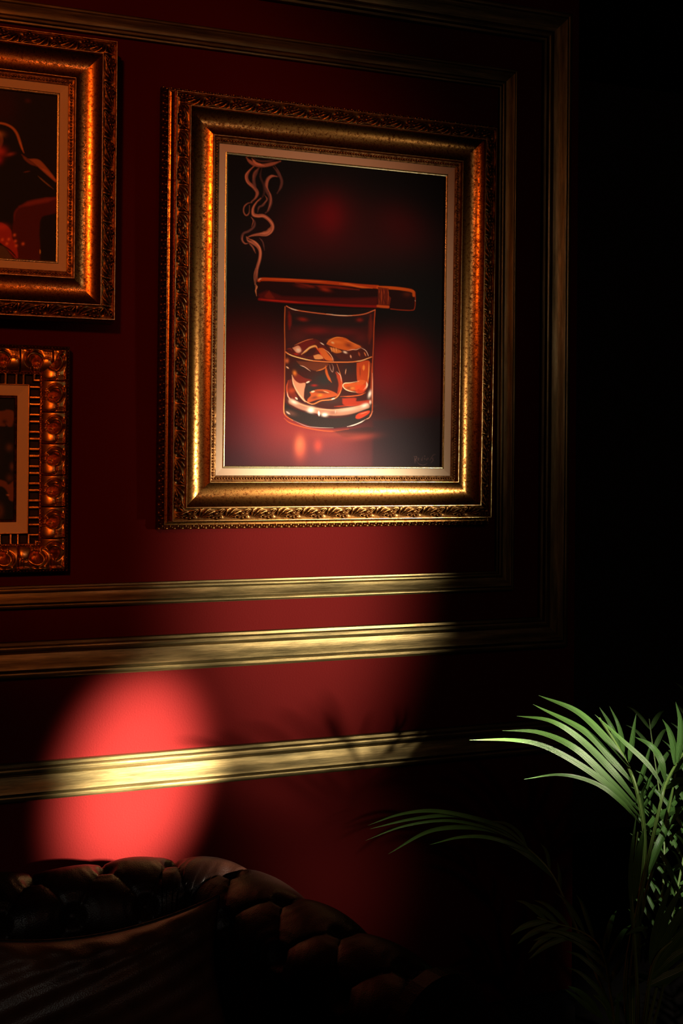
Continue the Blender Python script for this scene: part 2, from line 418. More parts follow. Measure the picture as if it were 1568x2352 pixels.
# ================================================================== pictures
def cove_prof(w0, h0, w1, a0=38, a1=-24, n=14):
    p = [(w0, h0)]; w_, h = w0, h0; d = (w1-w0)/n
    for i in range(n):
        a = a0+(a1-a0)*(i+.5)/n
        w_ += d; h -= d*math.tan(radians(a)); p.append((w_, h))
    return p
def gilt_frame(root, W, H, s=1.0, side=True):
    """W,H = lip to lip. local origin: bottom middle, back against the wall"""
    R = (-W/2, 0, W/2, H)
    if side:
        # sloping outer side with two rows of beading, then a plain hollow strip
        ring(R, [(-.025, 0), (-.025, .016), (-.023, .018), (-.0125, .040), (-.0118, .0435)]).make('outer_moulding', GOLD_DARK, root)
        ring(R, [(-.0118, .0435), (-.0088, .0436), (-.0058, .0444), (-.0033, .0460), (-.0015, .0500), (-.0008, .060), (-.0004, .078)]).make('outer_hollow', GOLD_COVE, root)
        A = beads(R, -.0215, .0215, .0195, .0050, .0070, (1.0, .70)); A = beads(R, -.0150, .0350, .0195, .0040, .0065, (.8, 1.2), A)
        A = beads(R, -.0185, .0280, .0195, .0026, .0075, (.6, 1.8), A, .5)
        A.make('outer_beading', GOLD_ORN, root)
    else:
        ring(R, [(-.004, 0), (-.004, .05), (0, .058), (0, .07), (-.001, .076)]).make('outer_moulding', GOLD_DARK, root, False)
    L1 = .0035
    ring(R, [(-.0004, .076), (-.0003, .0845), (.0004, .0858), (.0014, .0858), (.0022, .084), (.0028, .076)]).make('outer_lip', GOLD_LIP, root, False)
    band(R, .0028, .0315*s, .075, .083, leaf_relief(.066*s, .0085), .0011, 32).make('leaf_border', GOLD_ORN, root)
    ring(R, [(.0315*s, .080), (.0322*s, .0885), (.0330*s, .0898), (.0340*s, .0898), (.0348*s, .0885), (.0352*s, .080)]).make('inner_lip', GOLD_LIP, root, False)
    cp = cove_prof(.0352*s, .081, .0925*s)
    ring(R, cp).make('cove', GOLD_COVE, root)
    hl = cp[-1][1]
    ring(R, [(.0925*s, hl), (.0932*s, hl+.0035), (.0940*s, hl+.0045), (.0950*s, hl+.0045), (.0958*s, hl+.003), (.097*s, hl-.006)]).make('sight_lip', GOLD_LIP, root, False)
    ring(R, [(.097*s, hl-.006), (.109*s, hl-.0085), (.1105*s, hl-.009), (.1105*s, hl-.014)]).make('bead_channel', GOLD_DARK, root, False)
    beads(R, .1035*s, hl-.007, .0070, .0032, .0042).make('bead_border', GOLD_ORN, root)
    ring(R, [(.110*s, hl-.011), (.1285*s, hl-.016), (.1285*s, hl-.022)]).make('linen_liner', LINEN, root, False)
    f = .1285*s; h2 = hl-.016
    ring(R, [(f, h2-.003), (f+.0002, h2+.0005), (f+.0015, h2+.001), (f+.002, h2-.0015), (f+.003, h2-.0015), (f+.0036, h2+.0006), (f+.0055, h2), (f+.0062, h2-.003), (f+.0062, h2-.008)]).make('gold_fillet', FILLET, root, False)
    box('backing_board', (-W/2+.03, -.012, .03), (W/2-.03, -.002, H-.03), BOARD, root)
    return f+.0058, h2-.0065

# ---- cigar and whisky picture
PW, PH = .860, 1.0365
fr = empty('framed_painting', (.977, -.003, 1.4875), 'large ornate gold framed painting of a smoking cigar resting on a whisky glass', 'painting', rot=(radians(.9), 0, 0))
ci, ch = gilt_frame(fr, PW, PH)
def paint_cigar(p):
    p.tr(0, 0, 1)
    # warm red glow in the background
    p.blob(735, 510, 75, 62, (72, 5, 11), .55); p.blob(700, 560, 90, 50, (40, 8, 10), .4); p.blob(905, 520, 62, 46, (52, 6, 10), .6, 25)
    p.blob(800, 560, 190, 60, (36, 8, 10), .6); p.blob(745, 500, 30, 40, (96, 6, 12), .3)
    p.blob(560, 870, 110, 95, (128, 26, 26), .75); p.blob(600, 930, 70, 60, (158, 42, 38), .6); p.blob(620, 960, 70, 60, (150, 34, 34), .6)
    p.blob(560, 1000, 80, 70, (96, 40, 46), .8); p.blob(520, 1050, 70, 40, (50, 34, 40), .7)  # grey-mauve low left also has the canvas glare painted in
    p.blob(740, 1010, 130, 60, (112, 44, 46), .85); p.blob(700, 985, 80, 30, (140, 46, 40), .5); p.blob(770, 1050, 110, 30, (86, 44, 50), .6)
    p.blob(900, 850, 70, 62, (118, 18, 20), .75); p.blob(950, 900, 60, 60, (92, 20, 24), .7); p.blob(890, 810, 50, 40, (110, 12, 18), .6)
    p.blob(930, 1010, 90, 50, (36, 26, 30), .8); p.poly([(852, 960), (1020, 950), (1020, 1070), (852, 1070)], (34, 26, 30), .6, 8, False)
    p.blob(520, 960, 26, 90, (86, 34, 40), .35)
    # smoke (tracing frame 500,360 x6.03)
    p.tr(500, 360, 6.03)
    S1, S2, S3 = (128, 76, 58), (164, 100, 72), (74, 46, 42)
    st = p.stroke
    st([(290, 40), (330, 90), (420, 140), (540, 150), (680, 120), (770, 90)], 44, S1, .7, 3); st([(370, 60), (430, 120), (540, 150)], 30, S2, .6, 2)
    st([(400, 60), (480, 90), (600, 90), (700, 70)], 18, S3, .6, 3)
    st([(400, 160), (330, 230), (295, 300), (320, 380), (400, 450), (450, 520), (430, 590), (370, 650)], 40, S1, .75, 3)
    st([(385, 170), (310, 245), (282, 300), (310, 385), (395, 455)], 9, S2, .7, 1.5)
    st([(480, 170), (430, 250), (400, 330), (410, 420), (450, 500)], 40, S3, .8, 3); st([(460, 190), (400, 260), (390, 350)], 20, S1, .4, 3)
    st([(740, 300), (660, 290), (600, 330), (570, 420), (590, 500), (630, 570), (640, 660), (610, 760), (570, 800)], 46, S3, .8, 3)
    st([(720, 300), (650, 295), (600, 340), (582, 420), (605, 500)], 34, S1, .8, 2); st([(600, 470), (640, 570), (640, 660), (600, 770)], 16, S1, .8, 2)
    st([(670, 170), (740, 250), (790, 350), (780, 440), (730, 530)], 34, S3, .8, 3); st([(690, 150), (760, 250), (780, 330)], 12, S3, .9, 2)
    st([(510, 180), (490, 300), (540, 420), (545, 540), (480, 640)], 26, (52, 32, 30), .7, 3)
    st([(380, 660), (320, 670), (270, 720), (265, 790), (300, 835), (340, 800), (345, 700)], 15, S1, .7, 2)
    st([(500, 600), (440, 660), (395, 740), (400, 820), (460, 840), (540, 840), (620, 890), (670, 960), (665, 1030), (600, 1080), (480, 1090), (380, 1110), (320, 1140)], 44, S1, .85, 2.5)
    st([(470, 620), (410, 690), (388, 760), (400, 830), (470, 850), (560, 848), (640, 910), (680, 980), (660, 1060), (590, 1110), (470, 1110), (350, 1120)], 9, S2, .9, 1.5)
    st([(590, 600), (540, 690), (480, 720), (460, 790)], 22, S3, .9, 2.5); st([(560, 560), (590, 620), (520, 690)], 14, S1, .5, 2)
    st([(650, 990), (600, 1060), (500, 1080)], 40, S2, .45, 3)
    st([(370, 860), (420, 920), (410, 990), (340, 1050), (270, 1080), (245, 1140), (270, 1210), (320, 1225)], 26, S3, .95, 3)
    st([(375, 860), (400, 910), (380, 990)], 8, S1, .9, 1.5); st([(260, 1110), (250, 1170), (290, 1220), (330, 1215)], 16, S1, .7, 2)
    st([(310, 1130), (330, 1180), (400, 1210), (470, 1260), (505, 1330), (500, 1430), (465, 1560), (450, 1680), (445, 1780)], 40, S1, .9, 2.2)
    st([(330, 1150), (420, 1190), (490, 1260), (510, 1340), (500, 1440), (470, 1560)], 20, S2, .9, 2)
    st([(345, 1215), (400, 1270), (440, 1350)], 18, S1, .7, 2); st([(490, 1140), (540, 1200), (565, 1310)], 15, S3, .9, 2)
    st([(440, 1560), (425, 1660), (435, 1780)], 8, S2, .8, 1.3); st([(475, 1560), (468, 1740)], 7, S2, .6, 1.3)
    # cigar (tracing frame 560,620 x3.92)
    p.tr(560, 620, 3.92)
    p.poly([(75, 105), (110, 78), (500, 88), (900, 112), (1200, 132), (1480, 152), (1510, 190), (1512, 330), (1490, 356), (1270, 345), (900, 318), (400, 295), (120, 275), (60, 262), (56, 170)], (26, 8, 8), 1, 1.5, False)
    p.poly([(80, 225), (160, 190), (300, 240), (600, 245), (900, 250), (1170, 240), (1170, 325), (900, 318), (400, 295), (100, 272)], (70, 12, 10), .75, 6, False)
    p.stroke([(90, 268), (300, 285), (600, 300), (900, 316), (1160, 322)], 16, (130, 18, 12), .85, 4, False); p.stroke([(110, 270), (300, 283), (500, 296)], 9, (168, 34, 16), .8, 2)
    p.stroke([(85, 100), (130, 90), (400, 98), (700, 112), (1000, 138), (1170, 148)], 30, (148, 52, 14), .95, 2, False); p.stroke([(110, 84), (400, 92), (600, 104), (700, 108)], 9, (182, 84, 24), .7, 2)
    p.stroke([(820, 122), (900, 128), (1000, 148), (1120, 160)], 17, (190, 88, 30), .8, 2)
    p.stroke([(1170, 152), (1300, 156), (1420, 168), (1490, 185), (1500, 220)], 26, (166, 72, 16), .95, 2, False)
    p.stroke([(420, 118), (520, 140), (570, 150), (700, 150), (860, 162), (1000, 175)], 20, (112, 30, 12), .7, 4); p.blob(690, 175, 46, 16, (130, 36, 14), .8, 12); p.blob(480, 150, 60, 14, (96, 24, 12), .6, 10)
    p.blob(610, 155, 30, 12, (22, 8, 8), .9, 20); p.blob(790, 175, 50, 14, (22, 8, 8), .8, 12)
    p.poly([(180, 190), (205, 225), (230, 260), (170, 262), (140, 240)], (104, 26, 12), .6, 4)
    p.poly([(1172, 148), (1270, 160), (1262, 215), (1292, 245), (1275, 338), (1175, 325)], (84, 26, 12), .9, 1.5, False)
    for x in (1182, 1200, 1225, 1262): p.stroke([(x, 165), (x+6, 220), (x+2, 300)], 7, (156, 66, 26), .7, 1.5)
    p.stroke([(1192, 175), (1186, 240), (1198, 290)], 8, (30, 10, 8), .8, 1.5); p.stroke([(1240, 180), (1228, 250), (1246, 300)], 9, (44, 14, 10), .8, 2)
    p.stroke([(1172, 318), (1215, 322), (1268, 325)], 22, (176, 76, 28), .85, 2, False)
    p.stroke([(1510, 190), (1514, 260), (1508, 335), (1480, 352), (1380, 350), (1290, 342)], 7, (132, 44, 16), .9, 1.5, False)
    p.blob(1440, 210, 36, 22, (70, 26, 12), .7); p.stroke([(1512, 262), (1513, 272)], 4, (220, 200, 180), .8, 1)
    p.stroke([(80, 105), (92, 90), (108, 84)], 10, (216, 150, 110), .8, 1.5); p.stroke([(62, 140), (68, 160), (58, 190), (66, 238)], 10, (196, 130, 88), .85, 1.5); p.stroke([(52, 130), (58, 175), (60, 215)], 6, (150, 92, 60), .8, 1)
    # whisky glass (tracing frame 630,700 x6.533)
    p.tr(630, 700, 6.533)
    G = (36, 28, 26)
    p.poly([(95, 20), (1455, 60), (1450, 1600), (1380, 1720), (1150, 1800), (850, 1830), (500, 1800), (200, 1700), (95, 1560)], (52, 22, 22), .85, 2, False)
    p.poly([(120, 20), (700, 30), (1440, 70), (1300, 130), (1000, 150), (500, 100), (200, 60)], (20, 16, 16), .9, 3)
    p.poly([(180, 120), (1340, 160), (1340, 300), (900, 320), (500, 290), (190, 300)], (30, 22, 22), .8, 8)
    p.blob(560, 380, 190, 50, (104, 22, 20), .8); p.blob(1000, 400, 200, 50, (88, 20, 20), .7); p.blob(300, 470, 150, 90, (84, 28, 24), .5); p.blob(1250, 480, 120, 80, (84, 24, 22), .6)
    p.blob(360, 215, 66, 26, (126, 28, 16), .85, 8); p.blob(1225, 215, 44, 26, (118, 28, 18), .85)
    p.stroke([(150, 110), (165, 230), (160, 360)], 46, (112, 24, 14), .8, 5); p.stroke([(1390, 140), (1395, 350), (1375, 560)], 60, (98, 30, 18), .8, 6)
    # left ice, above the liquid
    p.poly([(120, 700), (210, 630), (330, 560), (520, 500), (640, 545), (720, 620), (800, 730), (840, 830), (500, 800), (250, 760)], (78, 22, 16), .95, 1.5)
    p.poly([(210, 640), (300, 590), (440, 530), (560, 540), (500, 600), (380, 680), (330, 740)], (96, 22, 18), .9, 2)
    p.poly([(210, 640), (290, 605), (330, 630), (340, 690), (280, 710)], (196, 130, 96), .9, 1.5); p.blob(300, 670, 34, 26, (236, 196, 168), .8, 20)
    p.stroke([(350, 735), (420, 680), (480, 630), (560, 610), (600, 660)], 28, (212, 138, 66), .95, 1.5); p.stroke([(350, 730), (450, 645), (550, 605)], 8, (244, 196, 140), .8, 1)
    p.poly([(600, 640), (680, 640), (760, 730), (830, 820), (720, 810), (650, 730)], (196, 92, 34), .85, 1.5); p.stroke([(560, 620), (620, 690), (690, 810)], 12, (206, 58, 24), .9, 1.5)
    p.poly([(530, 750), (620, 730), (680, 790), (560, 800)], (206, 132, 76), .85, 1.5); p.poly([(380, 740), (480, 650), (570, 660), (520, 740), (430, 770)], (50, 20, 18), .8, 2)
    p.stroke([(240, 600), (330, 560), (430, 520), (520, 502)], 9, (208, 110, 62), .9, 1.2); p.stroke([(630, 555), (690, 590)], 12, (232, 200, 176), .9, 1.2)
    p.stroke([(690, 650), (770, 710), (820, 780), (835, 830)], 9, (226, 160, 116), .9, 1.2); p.stroke([(120, 660), (180, 650), (200, 680)], 16, (124, 40, 26), .8, 2); p.blob(270, 730, 34, 12, (170, 34, 18), .9, 10)
    # right ice, above the liquid
    p.poly([(725, 580), (770, 510), (880, 470), (1010, 480), (1120, 540), (1250, 610), (1330, 680), (1365, 760), (1330, 800), (1000, 820), (860, 740), (760, 660)], (66, 24, 18), .95, 1.5)
    p.poly([(725, 575), (770, 510), (880, 470), (1010, 485), (1120, 550), (1250, 610), (1150, 650), (1060, 670), (900, 640), (780, 600)], (186, 84, 26), .95, 1.5)
    p.blob(1060, 590, 60, 34, (104, 40, 26), .85, 15); p.blob(880, 540, 90, 24, (204, 108, 40), .7, 8); p.blob(1180, 600, 60, 20, (196, 100, 44), .8, 15); p.blob(820, 555, 22, 12, (240, 180, 120), .9, 20)
    p.stroke([(735, 570), (790, 515), (880, 476), (980, 484)], 9, (226, 136, 60), .9, 1.2); p.stroke([(1000, 515), (1110, 550), (1240, 610)], 10, (220, 120, 56), .8, 1.2)
    p.poly([(775, 620), (900, 650), (960, 690), (880, 710), (810, 680)], (190, 104, 40), .85, 1.5)
    for x in (800, 835, 870): p.stroke([(x, 625), (x+10, 690)], 6, (238, 176, 110), .8, 1)
    p.stroke([(1040, 672), (1120, 655), (1180, 655), (1250, 625)], 9, (226, 170, 138), .9, 1.2); p.blob(1012, 695, 26, 13, (244, 206, 178), .95, 20)
    p.stroke([(1250, 625), (1320, 665), (1360, 730), (1362, 770)], 8, (228, 184, 160), .9, 1.2); p.stroke([(1092, 735), (1104, 780)], 20, (214, 146, 110), .9, 1.5); p.stroke([(1215, 690), (1235, 750)], 26, (150, 66, 36), .8, 2); p.stroke([(1300, 690), (1330, 750)], 14, (220, 120, 66), .8, 1.5)
    # body of liquid
    p.poly([(110, 720), (300, 780), (560, 835), (860, 850), (1150, 835), (1420, 760), (1410, 1200), (1390, 1420), (1100, 1500), (700, 1520), (350, 1420), (160, 1300)], (58, 20, 16), .95, 1.5)
    p.blob(360, 900, 150, 70, (40, 30, 26), .8); p.blob(700, 1100, 180, 120, (38, 36, 34), .95); p.blob(500, 1250, 90, 110, (40, 36, 34), .95); p.blob(1080, 930, 130, 110, (44, 28, 26), .9); p.blob(800, 1400, 200, 60, (58, 40, 36), .8)
    p.poly([(270, 830), (740, 860), (720, 910), (600, 975), (450, 940), (330, 890)], (98, 44, 24), .9, 2); p.stroke([(740, 900), (680, 945), (580, 978)], 14, (200, 106, 46), .9, 1.5)
    p.stroke([(330, 895), (400, 920), (490, 980)], 9, (222, 168, 140), .9, 1.2); p.stroke([(720, 900), (735, 1000), (770, 1080), (810, 1140)], 34, (190, 84, 30), .85, 2)
    p.poly([(220, 1020), (250, 985), (300, 1020), (400, 1080), (510, 1110), (440, 1150), (320, 1160), (260, 1130)], (108, 30, 20), .9, 2); p.blob(250, 1010, 26, 34, (206, 112, 40), .9, -20)
    p.poly([(210, 1040), (260, 1120), (330, 1160), (415, 1160), (400, 1260), (395, 1380), (420, 1440), (350, 1380), (270, 1270), (220, 1150)], (198, 130, 96), .95, 1.5)
    p.stroke([(210, 1040), (235, 1170), (300, 1290), (400, 1410), (520, 1470)], 13, (232, 176, 138), .95, 1.2); p.stroke([(425, 1155), (480, 1130)], 18, (246, 206, 178), .95, 1.2)
    p.stroke([(395, 1380), (440, 1440), (540, 1465), (660, 1415), (820, 1395), (910, 1345), (960, 1240), (965, 1120), (940, 1010), (890, 870)], 14, (222, 120, 60), .95, 1.2)
    p.stroke([(880, 1000), (930, 1080), (950, 1200), (900, 1330)], 60, (170, 56, 26), .85, 3); p.stroke([(890, 985), (945, 1040), (962, 1130)], 9, (226, 166, 136), .9, 1.2)
    p.poly([(480, 1290), (600, 1250), (760, 1255), (880, 1300), (900, 1340), (760, 1370), (600, 1400), (470, 1440), (450, 1400), (500, 1340)], (176, 74, 32), .9, 1.5); p.blob(660, 1290, 110, 20, (60, 30, 24), .8, 5); p.blob(560, 1370, 60, 22, (66, 34, 26), .7, -15)
    p.stroke([(500, 1290), (560, 1275)], 22, (240, 190, 150), .9, 1.2); p.blob(640, 1335, 36, 20, (230, 120, 40), .95, -8); p.stroke([(690, 1270), (780, 1300)], 12, (226, 160, 110), .8, 1.2); p.stroke([(810, 1395), (870, 1375)], 14, (244, 214, 190), .9, 1.2); p.blob(550, 1190, 40, 15, (150, 26, 16), .9)
    p.stroke([(780, 880), (790, 940), (825, 990), (835, 920), (815, 870)], 8, (180, 130, 110), .8, 1.2); p.stroke([(1030, 940), (1018, 1020)], 9, (222, 150, 110), .9, 1)
    # right ice below the liquid line
    p.poly([(1190, 850), (1380, 820), (1385, 1000), (1370, 1150), (1330, 1250), (1230, 1240), (1200, 1100), (1190, 980)], (174, 62, 22), .92, 1.5)
    p.stroke([(1300, 880), (1295, 960)], 34, (214, 120, 46), .9, 2); p.stroke([(1240, 900), (1245, 1060)], 20, (112, 38, 20), .7, 2); p.stroke([(1372, 840), (1375, 1000), (1360, 1120)], 12, (232, 140, 70), .95, 1.2)
    p.poly([(985, 1190), (1030, 1150), (1180, 1140), (1240, 1100), (1330, 1120), (1270, 1190), (1180, 1260), (1050, 1250)], (190, 80, 30), .9, 1.5); p.blob(1100, 1225, 70, 24, (92, 44, 26), .85); p.blob(1130, 1225, 34, 16, (210, 116, 44), .9)
    p.stroke([(1230, 1120), (1100, 1145), (1010, 1155), (985, 1195), (1030, 1245), (1120, 1275), (1210, 1285)], 12, (240, 196, 150), .95, 1.2); p.stroke([(1345, 1130), (1350, 1190), (1300, 1250)], 22, (236, 190, 156), .9, 1.5)
    p.poly([(1170, 1180), (1330, 1180), (1300, 1290), (1190, 1290)], (196, 60, 22), .7, 3); p.stroke([(950, 1350), (1100, 1345), (1250, 1325), (1330, 1290)], 12, (214, 92, 42), .95, 1.2)
    p.poly([(980, 1380), (1180, 1370), (1200, 1420), (1400, 1400), (1390, 1450), (1150, 1490), (1000, 1470)], (164, 48, 26), .85, 3); p.stroke([(860, 1500), (1000, 1490), (1200, 1470)], 12, (178, 54, 26), .8, 2)
    # left flank
    p.blob(130, 830, 26, 30, (190, 90, 46), .9); p.stroke([(120, 915), (160, 945)], 18, (232, 170, 130), .9, 1.2)
    p.stroke([(155, 1120), (135, 1220), (150, 1330), (200, 1400)], 20, (186, 70, 40), .9, 1.5); p.blob(205, 1270, 46, 34, (200, 76, 30), .9); p.poly([(150, 1130), (200, 1110), (230, 1250), (300, 1370), (240, 1400), (160, 1300)], (128, 40, 26), .6, 3)
    p.stroke([(265, 1370), (300, 1400)], 22, (246, 206, 180), .9, 1.2); p.stroke([(140, 1290), (155, 1360), (200, 1400)], 10, (240, 190, 160), .9, 1.2)
    # thick glass base
    p.stroke([(205, 1430), (350, 1500), (520, 1545), (720, 1580), (900, 1590), (1100, 1565), (1350, 1490)], 86, (168, 116, 92), .9, 3, False)
    p.stroke([(170, 1390), (320, 1460), (520, 1520), (720, 1545), (900, 1545), (1150, 1510), (1370, 1460)], 12, (236, 150, 110), .95, 1.5, False)
    p.blob(245, 1440, 55, 24, (240, 212, 190), .8, 22); p.blob(505, 1555, 46, 36, (250, 226, 206), .95); p.stroke([(625, 1570), (630, 1640)], 26, (250, 226, 206), .95, 2); p.blob(715, 1622, 40, 24, (250, 230, 210), .95); p.blob(1080, 1540, 190, 26, (206, 172, 148), .7, -8); p.blob(1320, 1480, 50, 26, (232, 206, 186), .9, -20)
    p.stroke([(880, 1555), (875, 1600)], 8, (232, 206, 186), .8, 1.2); p.blob(840, 1590, 60, 26, (120, 66, 52), .6)
    p.poly([(105, 1440), (240, 1530), (500, 1610), (760, 1670), (1050, 1650), (1200, 1590), (1420, 1510), (1430, 1600), (1300, 1720), (1050, 1790), (800, 1815), (500, 1790), (220, 1690), (110, 1590)], G, .93, 2.5)
    p.stroke([(130, 1580), (190, 1620)], 22, (236, 206, 186), .9, 1.5); p.blob(190, 1600, 90, 34, (108, 66, 54), .6, 15); p.poly([(1190, 1630), (1250, 1590), (1390, 1555), (1380, 1600), (1260, 1670), (1190, 1670)], (186, 54, 28), .9, 2); p.stroke([(1250, 1610), (1370, 1570)], 7, (236, 130, 90), .9, 1)
    p.stroke([(100, 1680), (200, 1750), (450, 1820), (800, 1865), (1080, 1830)], 14, (196, 84, 40), .8, 2); p.stroke([(220, 1700), (430, 1790), (600, 1810), (850, 1815)], 6, (196, 176, 160), .6, 1); p.stroke([(1060, 1795), (1160, 1770), (1260, 1730), (1330, 1690)], 12, (236, 206, 190), .9, 1.2); p.stroke([(1330, 1690), (1400, 1650), (1445, 1560)], 9, (216, 150, 116), .9, 1.2)
    # outlines
    p.stroke([(88, 30), (85, 300), (95, 600), (98, 900), (100, 1250), (96, 1550), (120, 1640), (230, 1710)], 10, (206, 104, 46), .85, 1.5, False); p.stroke([(98, 1300), (92, 1560), (115, 1630)], 10, (240, 150, 90), .9, 1.3)
    p.stroke([(1458, 60), (1445, 300), (1440, 600), (1430, 900), (1438, 1200), (1436, 1540), (1400, 1640)], 11, (190, 76, 32), .85, 1.5, False); p.stroke([(1415, 860), (1422, 1100), (1415, 1400)], 30, (176, 66, 30), .6, 3); p.stroke([(1430, 1000), (1435, 1250), (1432, 1450)], 7, (240, 180, 140), .9, 1.2)
    p.stroke([(110, 20), (180, 55), (300, 85), (500, 112), (720, 135), (950, 155), (1120, 150), (1300, 125), (1455, 65)], 13, (198, 106, 66), .95, 1.3, False)
    p.stroke([(150, 45), (220, 70), (290, 85)], 12, (238, 200, 176), .9, 1.2); p.stroke([(720, 130), (900, 150), (1110, 152)], 10, (238, 200, 170), .85, 1.2)
    p.stroke([(110, 700), (160, 735), (300, 780), (480, 820), (700, 838), (860, 842), (1100, 838), (1260, 815), (1415, 760)], 14, (216, 116, 56), .95, 1.3, False); p.stroke([(130, 710), (210, 755), (380, 798), (520, 824)], 10, (246, 200, 130), .9, 1.2); p.stroke([(1180, 825), (1260, 818), (1400, 765)], 9, (246, 190, 130), .9, 1.2)
    p.blob(1395, 1310, 20, 46, (244, 224, 206), .95, 15); p.blob(1404, 1430, 12, 26, (236, 200, 180), .9)
    # reflection on the table
    p.tr(0, 0, 1)
    p.blob(683, 1018, 9, 17, (226, 120, 76), .9); p.blob(684, 1024, 14, 26, (170, 66, 50), .6); p.blob(725, 1018, 9, 13, (170, 60, 46), .7); p.poly([(760, 985), (848, 975), (846, 992), (790, 998)], (40, 26, 26), .7, 4); p.blob(820, 998, 34, 7, (140, 56, 44), .6, -6)
    p.blob(760, 993, 60, 6, (132, 54, 44), .5)
    # signature
    p.tr(920, 1020, 15.68); sg = (116, 84, 78)
    p.stroke([(480, 330), (478, 440), (490, 560)], 14, sg, .7, 1); p.stroke([(430, 330), (530, 320), (545, 380), (500, 440), (560, 500)], 14, sg, .7, 1); p.stroke([(570, 450), (610, 380), (630, 400), (600, 460), (650, 460)], 10, sg, .6, 1)
    p.stroke([(740, 380), (710, 430), (740, 460), (770, 300)], 10, sg, .5, 1); p.stroke([(830, 370), (840, 440)], 12, sg, .6, 1); p.blob(835, 305, 14, 14, sg, .7); p.stroke([(890, 380), (905, 460), (960, 370), (975, 450)], 10, sg, .5, 1)
    p.stroke([(1020, 460), (1080, 370), (1140, 270), (1230, 240)], 12, sg, .6, 1); p.stroke([(1160, 370), (1110, 390), (1150, 440), (1090, 520), (1060, 550)], 11, sg, .6, 1)
    p.stroke([(570, 520), (640, 590), (760, 625), (870, 600), (930, 550)], 11, sg, .6, 1)
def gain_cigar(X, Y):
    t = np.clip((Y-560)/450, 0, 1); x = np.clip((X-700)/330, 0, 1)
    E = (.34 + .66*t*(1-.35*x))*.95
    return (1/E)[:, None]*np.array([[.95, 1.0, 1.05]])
canvas('cigar', (-PW/2+ci, ci, PW/2-ci, PH-ci), ch, 500, 640, [(504, 362), (1011, 407), (1011, 1063), (507, 1066)], (9, 10, 11), paint_cigar, gain_cigar, fr)

# ---- seated figure picture, upper left
UW, UH = .775, .6565
fu = empty('framed_painting', (.4055-UW/2, -.003, 1.967), 'gold framed painting of a figure in an armchair, above the carved frame on the left', 'painting', rot=(radians(.9), 0, 0))
ui, uh = gilt_frame(fu, UW, UH, 1.0, side=False)
def paint_sitter(p):
    p.tr(0, 220, 5.877); st = p.stroke; O = (112, 60, 26); D = (70, 34, 18)
    p.blob(60, 250, 160, 260, (26, 8, 8), .8); p.blob(330, 160, 30, 26, (44, 18, 12), .8)
    p.poly([(-60, 470), (60, 470), (170, 530), (230, 640), (270, 800), (310, 920), (470, 930), (560, 1040), (660, 1180), (660, 1420), (450, 1470), (250, 1540), (200, 1620), (170, 1800), (-800, 2300), (-800, 1300), (-500, 1000), (-260, 900), (-240, 640), (-180, 520)], (12, 10, 10), 1, 2)
    p.poly([(-200, 560), (-60, 520), (20, 580), (60, 700), (20, 840), (-40, 960), (-150, 960), (-220, 800)], (70, 36, 22), .9, 3)
    p.blob(10, 620, 60, 40, (96, 58, 26), .8); p.blob(30, 850, 60, 60, (104, 26, 16), .9); p.blob(140, 880, 46, 20, (92, 34, 20), .8, -20); p.blob(10, 960, 40, 50, (100, 16, 20), .8)
    st([(-160, 500), (-60, 475), (60, 478), (150, 520), (205, 590), (240, 690), (270, 800), (290, 850)], 26, O, .85, 3); st([(240, 700), (285, 830)], 12, (120, 64, 30), .8, 2)
    st([(270, 880), (340, 960), (430, 1020)], 34, D, .9, 3); p.poly([(340, 930), (450, 930), (530, 1010), (640, 1170), (650, 1220), (560, 1140), (470, 1050), (400, 980)], (96, 50, 28), .85, 3)
    st([(450, 1150), (520, 1220), (620, 1310)], 16, (84, 54, 26), .7, 2); st([(290, 1110), (360, 1090)], 12, D, .8, 2); st([(480, 1040), (560, 1100), (640, 1190)], 30, (112, 54, 32), .6, 3)
    p.poly([(180, 1760), (190, 1640), (250, 1560), (400, 1480), (660, 1420), (680, 1620), (500, 1690), (470, 1900), (470, 2300), (150, 2300)], (44, 12, 10), .95, 3)
    st([(250, 1570), (380, 1510), (520, 1470), (650, 1430)], 60, (78, 26, 18), .8, 6); st([(190, 1760), (200, 1650), (260, 1560)], 16, (62, 20, 14), .8, 3)
    p.poly([(500, 1690), (660, 1620), (660, 2280), (480, 2280)], (12, 9, 10), .9, 4, False)
    p.poly([(-40, 1800), (60, 1800), (150, 1880), (170, 1990), (220, 2100), (230, 2260), (160, 2200), (60, 2080), (-40, 2000)], (96, 24, 14), .95, 3); p.blob(60, 1850, 60, 40, (120, 34, 20), .7)
    for x, y in ((195, 1950), (130, 2010), (205, 2030), (110, 2070), (215, 2090), (290, 2060), (60, 2020)): p.blob(x, y, 15, 20, (150, 66, 34), .7, 20)
    st([(60, 2090), (150, 2160), (230, 2260)], 20, (14, 10, 10), .9, 2); st([(480, 2120), (480, 2180)], 10, (140, 96, 40), .8, 1.5); p.poly([(-40, 2120), (60, 2100), (140, 2200), (160, 2280), (-40, 2280)], (50, 34, 20), .9, 3)
    p.poly([(-500, 1500), (-300, 1420), (-100, 1600), (-120, 1850), (-420, 1900)], (60, 22, 14), .7, 6)
s_ = UW-2*ui
canvas('sitter', (-UW/2+ui, ui, UW/2-ui, UH-ui), uh, 340, 260, [(111-455, 236-40), (111, 234), (111, 606), (111-455, 606-2)], (14, 10, 10), paint_sitter, lambda X, Y: np.tile([[4.5, 6.0, 8.0]], (len(X), 1)), fu)

